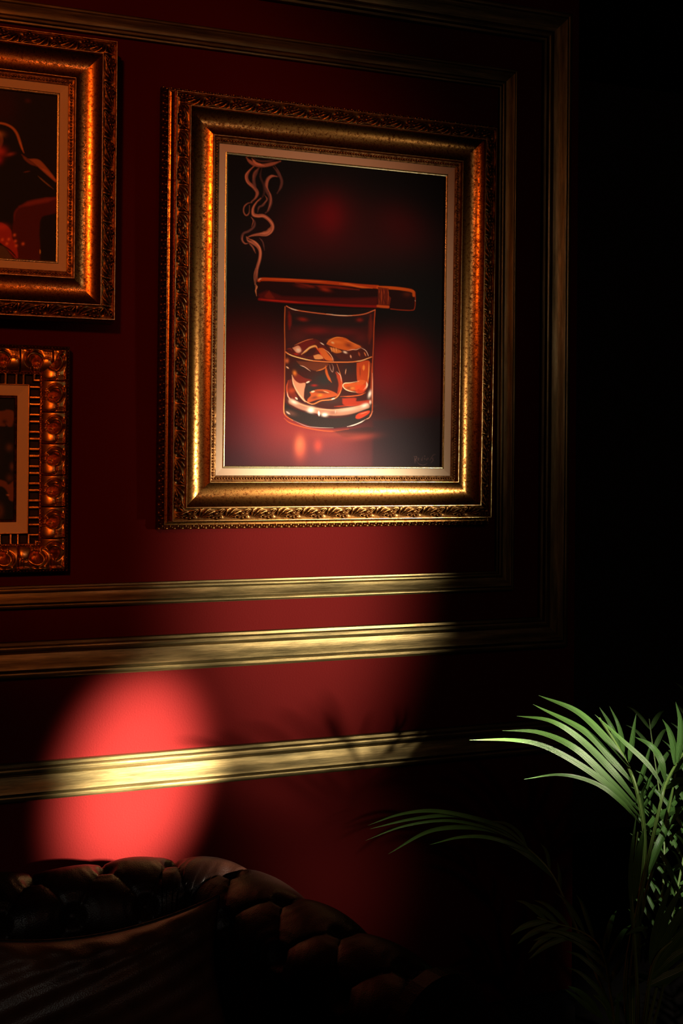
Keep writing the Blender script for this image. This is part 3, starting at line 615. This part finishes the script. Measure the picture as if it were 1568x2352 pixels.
# ---- baroque carved frame, lower left
BW, BH = .600, .5335
fb = empty('carved_picture_frame', (.3065-BW/2, -.003, 1.3685), 'heavily carved copper gold frame with curling leaf scrolls and a small dark picture', 'painting', rot=(radians(.9), 0, 0))
R = (-BW/2, 0, BW/2, BH)
ring(R, [(-.001, 0), (-.001, .030), (.003, .033), (.005, .040)]).make('outer_moulding', GOLD_DARK, fb, False)
A = beads(R, .0028, .034, .0075, .0022, .003, (1.3, .8)); A.make('outer_beading', GOLD_DARK, fb)
def baroque(s, v, side, L):
    per = .0745
    u = (s/per + .5) % 1.0
    h = .75*np.sin(pi*np.clip(v, 0, 1))**.7
    # crescent curl round a deep hollow
    x, y = (u-.58)*1.2, (.46-v); r = np.hypot(x, y); th = np.arctan2(x, y)
    m = np.clip(.5+.62*np.cos(th-.65), 0, 1)
    h += .60*np.exp(-((r-.235)/.095)**2)*m
    h -= 1.15*np.exp(-(((u-.48)/.11)**2+((v-.55)/.17)**2)**1.3)
    h -= .30*np.exp(-((r-.37)/.022)**2)*m
    # broad flared petal low on the inner side, dished and rising to its rim
    e2 = ((u-.20)/.20)**2+((v-.76)/.36)**2
    h += np.where(e2 < 1, .42*(1-e2)**.3*(.55+.45*np.clip((.36-u)/.3, 0, 1))+.15*(v-.76), 0)
    h -= .25*np.exp(-((e2-1.12)/.10)**2)
    # pinched fan of ribs
    f = np.clip(1-((u-.58)/.13)**2-((v-.86)/.17)**2, 0, 1)**.7
    h += .50*f*(.55+.45*np.cos((u-.58)/(.25+1.3*np.clip(1.08-v, 0, 1))*30))
    for k in (.03, .085, .14): h += .16*np.exp(-((u-k+.05*(v-.3))/.014)**2)*(v < .50)
    h += .55*np.exp(-((v-.085)/.045)**2)*(.55+.45*np.cos((u-.15)*2*pi*2))
    h -= .60*np.exp(-((u-1)/.017)**2) + .60*np.exp(-(u/.017)**2)
    e = np.minimum(v/.04, (1-v)/.05)
    return .015*h*np.clip(e, 0, 1)
band(R, .005, .064, .038, .034, baroque, .0010, 56).make('scroll_carving', GOLD_BAROQUE, fb)
def dentil(s, v, side, L):
    per = .0405; u = (s/per) % 1.0
    b = np.maximum(np.clip((.085-np.abs(u-.18))/.02, 0, 1), np.clip((.085-np.abs(u-.58))/.02, 0, 1))
    b = np.maximum(b, np.clip((.03-np.abs(u-.38))/.02, 0, 1)*.3)
    rim = np.maximum(np.clip((v-.88)/.04, 0, 1), np.clip((.16-v)/.04, 0, 1)*(.8+.2*np.cos(s/.0075*2*pi)))
    return -.014 + .0155*np.maximum(b*np.where(np.abs(v-.5) < .42, 1, 0)*.85, rim)
band(R, .064, .0935, .036, .032, dentil, .0010, 30).make('pierced_border', GOLD_BAROQUE, fb)
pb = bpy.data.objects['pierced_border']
pb.data.materials.append(mat('painted_hole_shade', (.012, .006, .004), .8))  # near-black colour on the recess floors stands in for shade in the holes
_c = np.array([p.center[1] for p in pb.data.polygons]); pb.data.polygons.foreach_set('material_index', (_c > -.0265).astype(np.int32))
ring(R, [(.0925, .028), (.0927, .030), (.0940, .0305), (.118, .026), (.1185, .022)]).make('linen_liner', LINEN, fb, False)
ring(R, [(.118, .022), (.1182, .0262), (.1195, .027), (.1205, .0245), (.122, .0255), (.1235, .0262), (.1245, .023), (.1248, .016)]).make('bronze_fillet', GOLD_DARK, fb, False)
box('backing_board', (-BW/2+.03, -.012, .03), (BW/2-.03, -.002, BH-.03), BOARD, fb)
def paint_small(p):
    p.tr(0, 920, 8.4); A_ = (74, 40, 24)
    p.poly([(-2700, 300), (-1500, 380), (-600, 330), (0, 370), (120, 350), (230, 400), (210, 620), (150, 650), (90, 600), (40, 640), (-600, 560), (-1500, 640), (-2700, 560)], A_, .8, 3); p.blob(80, 560, 40, 40, (14, 14, 16), .8)
    p.blob(160, 1020, 50, 60, (64, 40, 26), .8); p.blob(205, 1360, 30, 60, (70, 42, 28), .8); p.blob(170, 1560, 50, 60, (60, 36, 26), .7)
    p.poly([(-2700, 1560), (-1500, 1480), (-600, 1500), (40, 1600), (150, 1680), (260, 1620), (260, 1940), (170, 1950), (120, 1780), (-40, 1700), (-600, 1750), (-1500, 1700), (-2700, 1780)], A_, .85, 3); p.blob(10, 2150, 60, 110, (70, 42, 26), .8); p.blob(0, 2150, 30, 60, (14, 12, 14), .8)
    p.blob(-300, 1100, 200, 300, (60, 34, 24), .7); p.blob(145, 1865, 20, 12, (140, 90, 60), .8)
bi = .1245
canvas('small', (-BW/2+bi, bi, BW/2-bi, BH-bi), .018, 150, 130, [(28-330, 938-18), (28, 938), (28, 1193), (28-330, 1193+8)], (14, 16, 18), paint_small, lambda X, Y: np.tile([[3.5, 4.5, 6.0]], (len(X), 1)), fb)

# ================================================================== chesterfield sofa
sofa = empty('chesterfield_sofa', (-.3, -.62, 0), 'dark brown leather chesterfield sofa with deep buttoned back and rolled arm', 'sofa')
def resample(P, ds):
    P = np.asarray(P, float); d = np.r_[0, np.cumsum(np.linalg.norm(np.diff(P, axis=0), axis=1))]
    n = int(d[-1]/ds)+1; t = np.linspace(0, d[-1], n); return np.stack([np.interp(t, d, P[:, k]) for k in range(P.shape[1])], 1), t
XS = .60; YC = -.215                          # corner of the back and the arm
path = [(-1.62, YC), (.50, YC)]
# rounded corner, then the arm flares forward
dirA = np.array([.30, -.95]); dirA /= np.linalg.norm(dirA)
c0 = np.array([.50, YC]); p2 = np.array([XS+.02, YC-.02]); c1 = p2 + dirA*.16
for t in np.linspace(.1, 1, 10): path.append(tuple((1-t)**2*c0 + 2*t*(1-t)*p2 + t*t*c1))
path.append(tuple(c1 + dirA*.60))
PP, TT = resample(path, .0042)
tb = 2.12+.0                                   # length at x=.50
# smooth tangents
T = np.gradient(PP, axis=0); T /= np.linalg.norm(T, axis=1)[:, None]
NF = np.stack([T[:, 1], -T[:, 0]], 1)          # to the seat side (front)
# back: T=(1,0) -> NF=(0,-1) ok
PB, RR, ZC = .155, .094, .618
q_ = .115
s_top = np.linspace(-.30, .40, 150)            # arc length from crest, + towards the seat
def sect(s):
    """roll cross-section: returns (n, z, nn, nz)"""
    a = s/RR
    n = np.empty_like(s); z = np.empty_like(s); nn = np.empty_like(s); nz = np.empty_like(s)
    m1 = (a <= pi/2) & (a >= -pi*.95)
    n[m1] = RR*np.sin(a[m1]); z[m1] = ZC+RR*np.cos(a[m1]); nn[m1] = np.sin(a[m1]); nz[m1] = np.cos(a[m1])
    m2 = a > pi/2
    d = s[m2]-RR*pi/2; n[m2] = RR-.02*np.sin(np.clip(d/.12, 0, 1)*pi/2); z[m2] = ZC-d; nn[m2] = 1; nz[m2] = 0
    m3 = a < -pi*.95
    d = -(s[m3]+RR*pi*.95); a0 = -pi*.95
    n[m3] = RR*math.sin(a0)-.002; z[m3] = ZC+RR*math.cos(a0)-d; nn[m3] = -1; nz[m3] = 0
    return n, z, nn, nz
X0b = .528                                     # a button sits here on the crest
t_ref = X0b+1.62
T_ARM = t_ref+PB
def tuft(t, s):
    t = np.where(t > T_ARM, T_ARM+(t-T_ARM)/1.3, t)
    tp = (t-t_ref)/PB; sq = s/(2*q_)
    a = tp-sq; b = tp+sq
    pa, pb_ = np.abs(np.sin(pi*a)), np.abs(np.sin(pi*b))
    d_ = (pa*pb_)
    pill = np.clip(d_, 0, 1)**.7
    crease = -.003*(np.exp(-(pa/.07)**2)+np.exp(-(pb_/.07)**2))
    # distance to nearest button
    ra = tp-np.round(tp); k = np.round(s/q_); ra = (tp-k/2)-np.round(tp-k/2); rs = s-k*q_
    dist = np.hypot(ra*PB, rs)
    but = -.022*np.exp(-(dist/.020)**2)
    wr = .0016*np.sin(dist*260)*np.exp(-(dist/.05)**2)
    front = .012*pill+crease+but+wr
    pp = np.abs(np.sin(pi*tp)); back = .012*pp**.7 - .005*np.exp(-(pp/.08)**2) + (-.022*np.exp(-(np.hypot((tp-np.round(tp))*PB, s)/.020)**2))
    m = np.clip((s+.012)/.024, 0, 1); m = m*m*(3-2*m)
    h = front*m + back*(1-m)
    fade = np.clip((s+.28)/.2, 0, 1)
    return h*fade + .012*(1-fade)
n_, z_, nn_, nz_ = sect(s_top)
Tg, Sg = np.meshgrid(TT, s_top, indexing='ij')
rng = np.random.RandomState(4)
Hh = tuft(Tg, Sg)
lump = .004*np.sin(Tg*9.1+1)*np.sin(Sg*13+.5) + .003*np.sin(Tg*23+Sg*31)
Hh = Hh+lump
def sweep(i0, i1, name):
    sl = slice(i0, i1)
    n = n_[None, :]+nn_[None, :]*Hh[sl]; z = z_[None, :]+nz_[None, :]*Hh[sl]
    # arms sink slightly towards the front
    P = np.zeros(n.shape+(3,))
    P[..., 0] = PP[sl, 0][:, None]+NF[sl, 0][:, None]*n; P[..., 1] = PP[sl, 1][:, None]+NF[sl, 1][:, None]*n; P[..., 2] = z
    P -= np.array([sofa.location.x, sofa.location.y, 0])
    A = Acc(); A.grid(P, flip=True)
    return A.make(name, LEATHER, sofa)
ic = int(np.argmin(np.abs(TT-(t_ref+PB*.95))))
back = sweep(0, ic+1, 'buttoned_back'); arm = sweep(ic, len(TT), 'rolled_arm')
# buttons sunk in the leather
def button(t, s, parent):
    tw = T_ARM+(t-T_ARM)*1.3 if t > T_ARM else t
    i = int(np.argmin(np.abs(TT-tw))); a = np.array([s]); n, z, nn, nz = sect(a); h = float(tuft(np.array([tw]), a)[0])+.004
    c = np.array([PP[i, 0]+NF[i, 0]*(n[0]+nn[0]*h), PP[i, 1]+NF[i, 1]*(n[0]+nn[0]*h), z[0]+nz[0]*h])
    ax = Vector((NF[i, 0]*nn[0], NF[i, 1]*nn[0], nz[0]))
    A = Acc(); V = []; F = []
    for r_ in range(4):
        tt = r_/4*pi/2
        for j in range(12): V.append((.0105*cos(tt)*cos(j*pi/6), .0105*cos(tt)*sin(j*pi/6), .006*sin(tt)))
    V.append((0, 0, .006))
    for r_ in range(3):
        for j in range(12): F.append([r_*12+j, r_*12+(j+1) % 12, (r_+1)*12+(j+1) % 12, (r_+1)*12+j])
    for j in range(12): F.append([36+j, 36+(j+1) % 12, 48])
    q = ax.to_track_quat('Z', 'Y')
    V = [tuple(q @ Vector(v)+Vector(c)-Vector((sofa.location.x, sofa.location.y, 0))) for v in V]
    mk('button', V, F, LEATHER, parent)
for k in range(-4, 6):
    for r_ in range(0, 3):
        t = t_ref+(k+r_/2)*PB
        if T_ARM+(t-T_ARM)*1.3 < TT[-1]-.03: button(t, r_*q_, back if t < TT[ic] else arm)
# arm front scroll panel, lower shell, seat, base, feet (in the dark)
def prism(name, pts, z0, z1, m, parent, off=(0, 0)):
    n = len(pts); V = [(x-off[0], y-off[1], z0) for x, y in pts]+[(x-off[0], y-off[1], z1) for x, y in pts]
    F = [list(range(n))[::-1], list(range(n, 2*n))]+[[i, (i+1) % n, n+(i+1) % n, n+i] for i in range(n)]
    return mk(name, V, F, m, parent, False)
so = (sofa.location.x, sofa.location.y)
end = PP[-1]; nf = NF[-1]; tg = T[-1]
V = []; k = 28
pts = [(RR*1.22*sin(a), ZC+RR*1.22*cos(a)) for a in np.linspace(-pi*.95, pi*.5, k)]+[(RR*1.0, .12), (-.03, .12), (-.03, ZC-RR*1.1)]
for d in (-.015, .02):
    for n, z in pts: V.append((end[0]+nf[0]*n+tg[0]*d-so[0], end[1]+nf[1]*n+tg[1]*d-so[1], z))
K = len(pts); F = [list(range(K)), list(range(K, 2*K))[::-1]]+[[i, (i+1) % K, K+(i+1) % K, K+i] for i in range(K)]
mk('arm_front_panel', V, F, LEATHER, sofa, False)
def rail_poly(i0, i1, na, nb):
    a = [(PP[i, 0]+NF[i, 0]*na, PP[i, 1]+NF[i, 1]*na) for i in range(i0, i1, 6)]
    b = [(PP[i, 0]+NF[i, 0]*nb, PP[i, 1]+NF[i, 1]*nb) for i in range(i0, i1, 6)][::-1]
    return a+b
prism('lower_shell', rail_poly(0, len(TT), -.035, .078), .10, .56, LEATHER, sofa, so)
fx = end[0]-.02; fy = end[1]-.0
prism('seat_cushion', [(-1.60, -.32), (.56, -.32), (.60, -.40), (fx-.17, fy), (-1.6, fy)], .30, .44, LEATHER, sofa, so)
prism('seat_base', [(-1.62, -.30), (.56, -.30), (.60, -.40), (fx-.12, fy+.02), (-1.62, fy+.02)], .10, .30, LEATHER, sofa, so)
for x, y in ((-1.5, -.3), (.55, -.3), (-1.5, -.9), (.72, -.9)):
    A = Acc(); prof_ = [(.001, 0), (.018, 0), (.030, .02), (.032, .05), (.022, .075), (.03, .09), (.03, .1)]
    P = np.array([[(x-so[0]+r*cos(a), y-so[1]+r*sin(a), z) for r, z in prof_] for a in np.linspace(0, 2*pi, 17)]); A.grid(P, flip=True)
    A.make('foot', FOOT, sofa)

# leather scatter cushion leaning on the back
cu = empty('scatter_cushion', (.312, -.475, .445), 'worn brown leather cushion with pointed corners leaning on the sofa back', 'cushion', rot=(radians(-14), 0, radians(2)))
W_, H_, T_ = .56, .258, .075
a, b = np.meshgrid(np.sin(np.linspace(-pi/2, pi/2, 90)), np.sin(np.linspace(-pi/2, pi/2, 60)), indexing='ij')
cx = W_/2*a*(1-.07*np.cos(pi*b/2)); cz = H_/2*b*(1-.30*np.cos(pi*a/2)**.8*np.clip(b, 0, 1)-.05*np.cos(pi*a/2))+H_/2
th = T_*np.clip((1-a**2)*(1-b**2), 0, 1)**.42
wr = .004*np.sin(a*19+b*7)*np.clip(b, 0, 1)*(1-a**2) + .003*np.sin(a*11-b*17)*(1-b**2) + .005*np.sin(a*5+1)*(1-b*b)
A = Acc()
A.grid(np.stack([cx, -(th+wr*(th > .01)), cz], -1), flip=False); A.grid(np.stack([cx, th*.8, cz], -1), flip=True)
A.make('leather_cover', WORN, cu)
def tube(P, r, seg=8, taper=None):
    P = np.asarray(P, float); T = np.gradient(P, axis=0); T /= np.maximum(1e-9, np.linalg.norm(T, axis=1))[:, None]
    ref = np.array([0, 1., 0]); N = np.cross(T, ref); N /= np.maximum(1e-6, np.linalg.norm(N, axis=1))[:, None]; B = np.cross(T, N)
    rr = (r*np.ones(len(P)) if taper is None else r*taper)[:, None, None]
    an = np.linspace(0, 2*pi, seg+1)[None, :, None]
    return P[:, None, :]+rr*(np.cos(an)*N[:, None, :]+np.sin(an)*B[:, None, :])
edge = [(cx[i, -1], 0, cz[i, -1]) for i in range(90)]+[(cx[-1, j], 0, cz[-1, j]) for j in range(59, -1, -1)]
A = Acc(); A.grid(tube(edge, .0045)); A.make('piping', LEATHER, cu)

# ================================================================== potted palm
palm = empty('potted_palm', (1.52, -.62, 0), 'tall green palm with arching feathery fronds in the dark right corner', 'plant')
po = Vector(palm.location)
A = Acc(); pr = [(.001, 0), (.12, 0), (.13, .01), (.155, .15), (.165, .185), (.175, .19), (.175, .21), (.16, .215), (.155, .19), (.15, .17)]
P = np.array([[(r*cos(t), r*sin(t), z) for r, z in pr] for t in np.linspace(0, 2*pi, 49)]); A.grid(P, flip=True); A.make('pot', POT, palm)
A = Acc(); P = np.array([[(r*cos(t), r*sin(t), .185+.004*sin(9*t)*(r > 0)) for r in (.001, .06, .12, .156)] for t in np.linspace(0, 2*pi, 33)]); A.grid(P, flip=True); A.make('soil', SOIL, palm)
random.seed(7)
def leaf_grid(A, pts, wd, hint=(-.35, -.85, .35), fold=.35, twist=0.0, n=26, peak=.35):
    P = catmull(np.array([tuple(q) for q in pts]), 12); P, t = resample(P, max(1e-3, np.linalg.norm(np.diff(P, axis=0), axis=1).sum()/n))
    t = t/t[-1]; T = np.gradient(P, axis=0); T /= np.linalg.norm(T, axis=1)[:, None]
    h = np.array(hint, float); h /= np.linalg.norm(h)
    S = np.cross(T, h); S /= np.maximum(1e-6, np.linalg.norm(S, axis=1))[:, None]; N = np.cross(S, T)
    if twist:
        an = twist*t[:, None]; S, N = S*np.cos(an)+N*np.sin(an), N*np.cos(an)-S*np.sin(an)
    prof = np.where(t < peak, .22+.78*np.sin(t/peak*pi/2), np.cos((t-peak)/(1-peak)*pi/2)**.8)
    prof = np.clip(prof, .02, 1)*wd/2
    u = np.linspace(-1, 1, 7)
    G = P[:, None, :] + S[:, None, :]*(u[None, :, None]*prof[:, None, None]) - N[:, None, :]*(fold*np.abs(u)[None, :, None]*prof[:, None, None])
    G = G - np.array(po)
    uv = np.stack([np.broadcast_to((u+1)/2, G.shape[:2]), np.broadcast_to(t[:, None], G.shape[:2])], -1)
    A.grid(G, uv=uv)
def path3(pp): return [at(x, y, Y) for x, y, Y in pp]
def frond(stem_pts, leaflets, stem_r=.006, label=None, wd=.0165, gen=None, hint=(-.35, -.85, .35)):
    A = Acc()
    for lf in leaflets:
        pts, w_ = (lf[0], lf[1]) if isinstance(lf, tuple) else (lf, wd)
        leaf_grid(A, path3(pts), w_, hint)
    sp = catmull(np.array([tuple(q) for q in path3(stem_pts)]), 12)
    if gen: gen(A, sp)
    o = A.make('frond', LEAF, palm, True, uv=True)
    G = tube(sp-np.array(po), stem_r, 8, np.linspace(1.0, .35, len(sp)))
    B = Acc(); n, k = G.shape[:2]; uu = np.stack(np.meshgrid(np.linspace(0, 1, n), np.linspace(0, 1, k), indexing='ij')[::-1], -1); B.grid(G, uv=uu)
    B.make('stem', STEM, o, True, uv=True)
    if label: o['label'] = label
    return o
def feather(n, L, w_, t0=.35, side=(1, -1), droop=.5, ang=50, hint=(0, -.7, .7), spread=(1, 0, 0)):
    """leaflets in two rows along the rachis"""
    def g(A, sp):
        m = len(sp)
        for i in range(n):
            f = t0+(1-t0)*(i+.5)/n; k = min(m-2, int(f*(m-1))); p = sp[k]; T = sp[k+1]-sp[k]; T /= np.linalg.norm(T)
            sd = np.cross(T, np.array(hint)); sd /= max(1e-6, np.linalg.norm(sd))
            for s in side:
                l = L*(1-.55*abs(f-.6)/.6)*random.uniform(.85, 1.1); a = radians(ang+random.uniform(-8, 8))*(1.15-.5*f)
                d = T*cos(a)+sd*s*sin(a)
                pts = [p, p+d*l*.35+np.array([0, 0, .02*l]), p+d*l*.7-np.array([0, 0, .10*droop*l]), p+d*l-np.array([0, 0, .42*droop*l])]
                if any(q[1] > -.03 for q in pts): continue
                leaf_grid(A, pts, w_, hint, .3, 0, 16)
    return g
BASE = (1478, 2480, -.62)
# lit frond bending left, its near row of leaflets
frond([BASE, (1470, 2250, -.62), (1486, 2050, -.64), (1494, 1930, -.65), (1484, 1850, -.65), (1462, 1770, -.64), (1425, 1700, -.60), (1385, 1640, -.55)],
      [[(1456, 1750, -.64), (1405, 1688, -.62), (1335, 1625, -.58), (1245, 1590, -.52)],
       [(1470, 1793, -.64), (1420, 1738, -.63), (1350, 1668, -.60), (1233, 1611, -.54)],
       [(1481, 1838, -.65), (1425, 1768, -.65), (1345, 1690, -.62), (1275, 1648, -.6), (1196, 1638, -.56)],
       [(1483, 1852, -.65), (1420, 1790, -.66), (1335, 1712, -.65), (1250, 1675, -.62), (1163, 1672, -.6)],
       ([(1485, 1868, -.66), (1430, 1810, -.68), (1350, 1752, -.68), (1260, 1706, -.67), (1185, 1693, -.66), (1088, 1695, -.63)], .014),
       ([(1483, 1880, -.66), (1440, 1832, -.7), (1380, 1790, -.7), (1300, 1771, -.7), (1215, 1783, -.68)], .010),
       ([(1452, 1745, -.62), (1432, 1700, -.56), (1412, 1655, -.52), (1385, 1615, -.5)], .016),
       ([(1442, 1725, -.62), (1440, 1690, -.56), (1428, 1650, -.52), (1408, 1612, -.5)], .014),
       ([(1455, 1740, -.62), (1462, 1700, -.56), (1466, 1660, -.52), (1470, 1628, -.5)], .015),
       ([(1474, 1800, -.63), (1490, 1760, -.56), (1500, 1720, -.5), (1506, 1690, -.46)], .013),
       ([(1480, 1830, -.63), (1496, 1800, -.56), (1510, 1765, -.5)], .013),
       ([(1484, 1850, -.63), (1500, 1825, -.56), (1520, 1790, -.5)], .013),
       ([(1495, 1880, -.63), (1486, 1820, -.64), (1496, 1790, -.66), (1501, 1770, -.67)], .009)],
      .0075, hint=(-.1, -.95, .35))
# second lit frond, right edge, bright green stalk
frond([BASE, (1455, 2250, -.66), (1480, 2080, -.68), (1505, 1950, -.70), (1530, 1830, -.70), (1542, 1785, -.68), (1575, 1725, -.64), (1620, 1670, -.6)],
      [([(1537, 1800, -.69), (1500, 1745, -.68), (1440, 1690, -.66), (1375, 1632, -.62)], .012),
       ([(1540, 1785, -.68), (1530, 1735, -.68), (1505, 1700, -.66), (1468, 1682, -.62)], .017),
       ([(1560, 1745, -.66), (1558, 1700, -.62), (1545, 1660, -.58), (1530, 1640, -.54)], .018),
       ([(1566, 1740, -.66), (1574, 1690, -.62), (1572, 1640, -.58), (1560, 1600, -.54)], .018),
       ([(1550, 1765, -.66), (1590, 1730, -.62), (1620, 1720, -.58)], .018),
       ([(1538, 1800, -.68), (1575, 1780, -.62), (1620, 1790, -.58)], .016)],
      .0058, hint=(-.1, -.95, .35))
# tall spear beside it
frond([BASE, (1470, 2250, -.6), (1495, 2060, -.6), (1530, 1930, -.6), (1552, 1830, -.6), (1562, 1765, -.6)],
      [([(1505, 2010, -.6), (1535, 1900, -.6), (1553, 1820, -.6), (1564, 1765, -.6)], .012),
       ([(1555, 1830, -.6), (1575, 1800, -.58), (1600, 1790, -.55)], .013), ([(1500, 2005, -.62), (1525, 1935, -.62), (1550, 1880, -.6), (1585, 1840, -.58)], .018),
       ([(1490, 1900, -.58), (1520, 1870, -.56), (1545, 1855, -.54), (1600, 1840, -.5)], .02), ([(1505, 1905, -.58), (1535, 1895, -.56), (1570, 1880, -.54)], .014)],
      .005, hint=(-.1, -.95, .35))
# dark frond arching far left over the sofa arm, close to the wall
frond([BASE, (1430, 2330, -.58), (1375, 2200, -.50), (1325, 2090, -.44), (1285, 2005, -.40), (1235, 1950, -.36), (1170, 1908, -.30), (1110, 1885, -.26)],
      [([(1235, 1950, -.36), (1180, 1900, -.32), (1110, 1875, -.28), (1010, 1858, -.22), (930, 1868, -.17), (857, 1895, -.13)], .012),
       ([(1215, 1935, -.35), (1150, 1892, -.30), (1060, 1868, -.24), (960, 1878, -.19), (862, 1903, -.15)], .011),
       ([(1200, 1925, -.34), (1130, 1895, -.30), (1040, 1880, -.24), (940, 1895, -.20), (852, 1930, -.16)], .008),
       ([(1190, 1915, -.33), (1100, 1895, -.28), (1000, 1905, -.22), (905, 1960, -.17)], .012),
       ([(1275, 1990, -.39), (1220, 1945, -.38), (1140, 1918, -.35), (1070, 1918, -.31), (1000, 1937, -.27)], .011),
       ([(1285, 2008, -.40), (1240, 1965, -.39), (1180, 1930, -.36), (1110, 1912, -.33)], .015),
       ([(1225, 1940, -.35), (1205, 1905, -.32), (1175, 1885, -.29), (1140, 1880, -.26)], .010),
       ([(1278, 1990, -.39), (1270, 1950, -.36), (1255, 1930, -.34)], .010), ([(1302, 2040, -.42), (1300, 2000, -.39), (1294, 1972, -.37)], .010)],
      .0048, label='dark frond arching left over the sofa arm', hint=(-.1, -.75, .65))
# bright fan at the right edge
frond([BASE, (1500, 2330, -.72), (1512, 2230, -.74), (1530, 2180, -.75), (1560, 2150, -.75)],
      [([(1510, 2200, -.74), (1526, 2120, -.75), (1542, 2060, -.76), (1560, 2005, -.76)], .018),
       ([(1512, 2205, -.74), (1535, 2130, -.75), (1560, 2070, -.76), (1590, 2010, -.76)], .02),
       ([(1515, 2215, -.74), (1545, 2150, -.75), (1580, 2090, -.76), (1620, 2030, -.76)], .022),
       ([(1515, 2225, -.74), (1555, 2170, -.75), (1600, 2120, -.76), (1640, 2080, -.76)], .022),
       ([(1512, 2240, -.74), (1560, 2195, -.75), (1620, 2150, -.76)], .022), ([(1505, 2255, -.74), (1560, 2230, -.75), (1620, 2200, -.76)], .022)],
      .006, hint=(-.1, -.97, .2))
# upright narrow leaves between the stalks
frond([BASE, (1485, 2330, -.7), (1478, 2200, -.7), (1470, 2100, -.7), (1466, 2000, -.69), (1478, 1900, -.68)],
      [([(1490, 2200, -.7), (1484, 2130, -.7), (1478, 2085, -.7)], .012), ([(1490, 2198, -.7), (1478, 2150, -.7), (1468, 2100, -.7), (1462, 2060, -.7)], .010),
       ([(1500, 2200, -.71), (1508, 2140, -.71), (1512, 2085, -.71)], .012), ([(1465, 2080, -.7), (1463, 2000, -.7), (1468, 1920, -.7), (1474, 1860, -.7)], .010),
       ([(1472, 2060, -.7), (1482, 1960, -.7), (1492, 1890, -.7)], .022), ([(1478, 2200, -.7), (1472, 2150, -.7), (1474, 2110, -.7)], .008)],
      .005, hint=(-.1, -.97, .2))
# low frond near the bottom edge
frond([BASE, (1455, 2420, -.7), (1432, 2352, -.74), (1405, 2300, -.76), (1380, 2275, -.77)],
      [([(1400, 2322, -.76), (1375, 2292, -.76), (1350, 2270, -.76), (1322, 2256, -.76)], .014), ([(1402, 2330, -.76), (1365, 2300, -.76), (1340, 2280, -.76), (1316, 2264, -.76)], .010),
       ([(1424, 2340, -.76), (1418, 2310, -.76), (1408, 2290, -.76), (1385, 2276, -.76)], .014), ([(1404, 2330, -.76), (1390, 2310, -.76), (1384, 2290, -.76)], .010),
       ([(1436, 2400, -.75), (1438, 2330, -.75), (1438, 2270, -.75)], .012)],
      .004, label='short low frond near the pot', hint=(-.1, -.97, .2))
# other fronds in the dark: feathered
def dark(tip, Y, via, L=.24, n=13, w_=.018, hint=(0, -.7, .7), t0=.4, side=(1, -1)):
    frond([BASE, (BASE[0]+(via[0]-BASE[0])*.5, (BASE[1]+via[1])/2+30, -.62), (via[0], via[1], (Y-.62)/2), (tip[0], tip[1], Y)], [], .0045, gen=feather(n, L, w_, t0=t0, hint=hint, side=side))
dark((1500, 1640), -.30, (1540, 1950), .15, 12, .012)
dark((1620, 1560), -.30, (1600, 1850), .18, 12, .014)
dark((1250, 2100), -.45, (1390, 2160), .16, 9, .014)
dark((1660, 1900), -.8, (1580, 2080), .20, 9, .016)
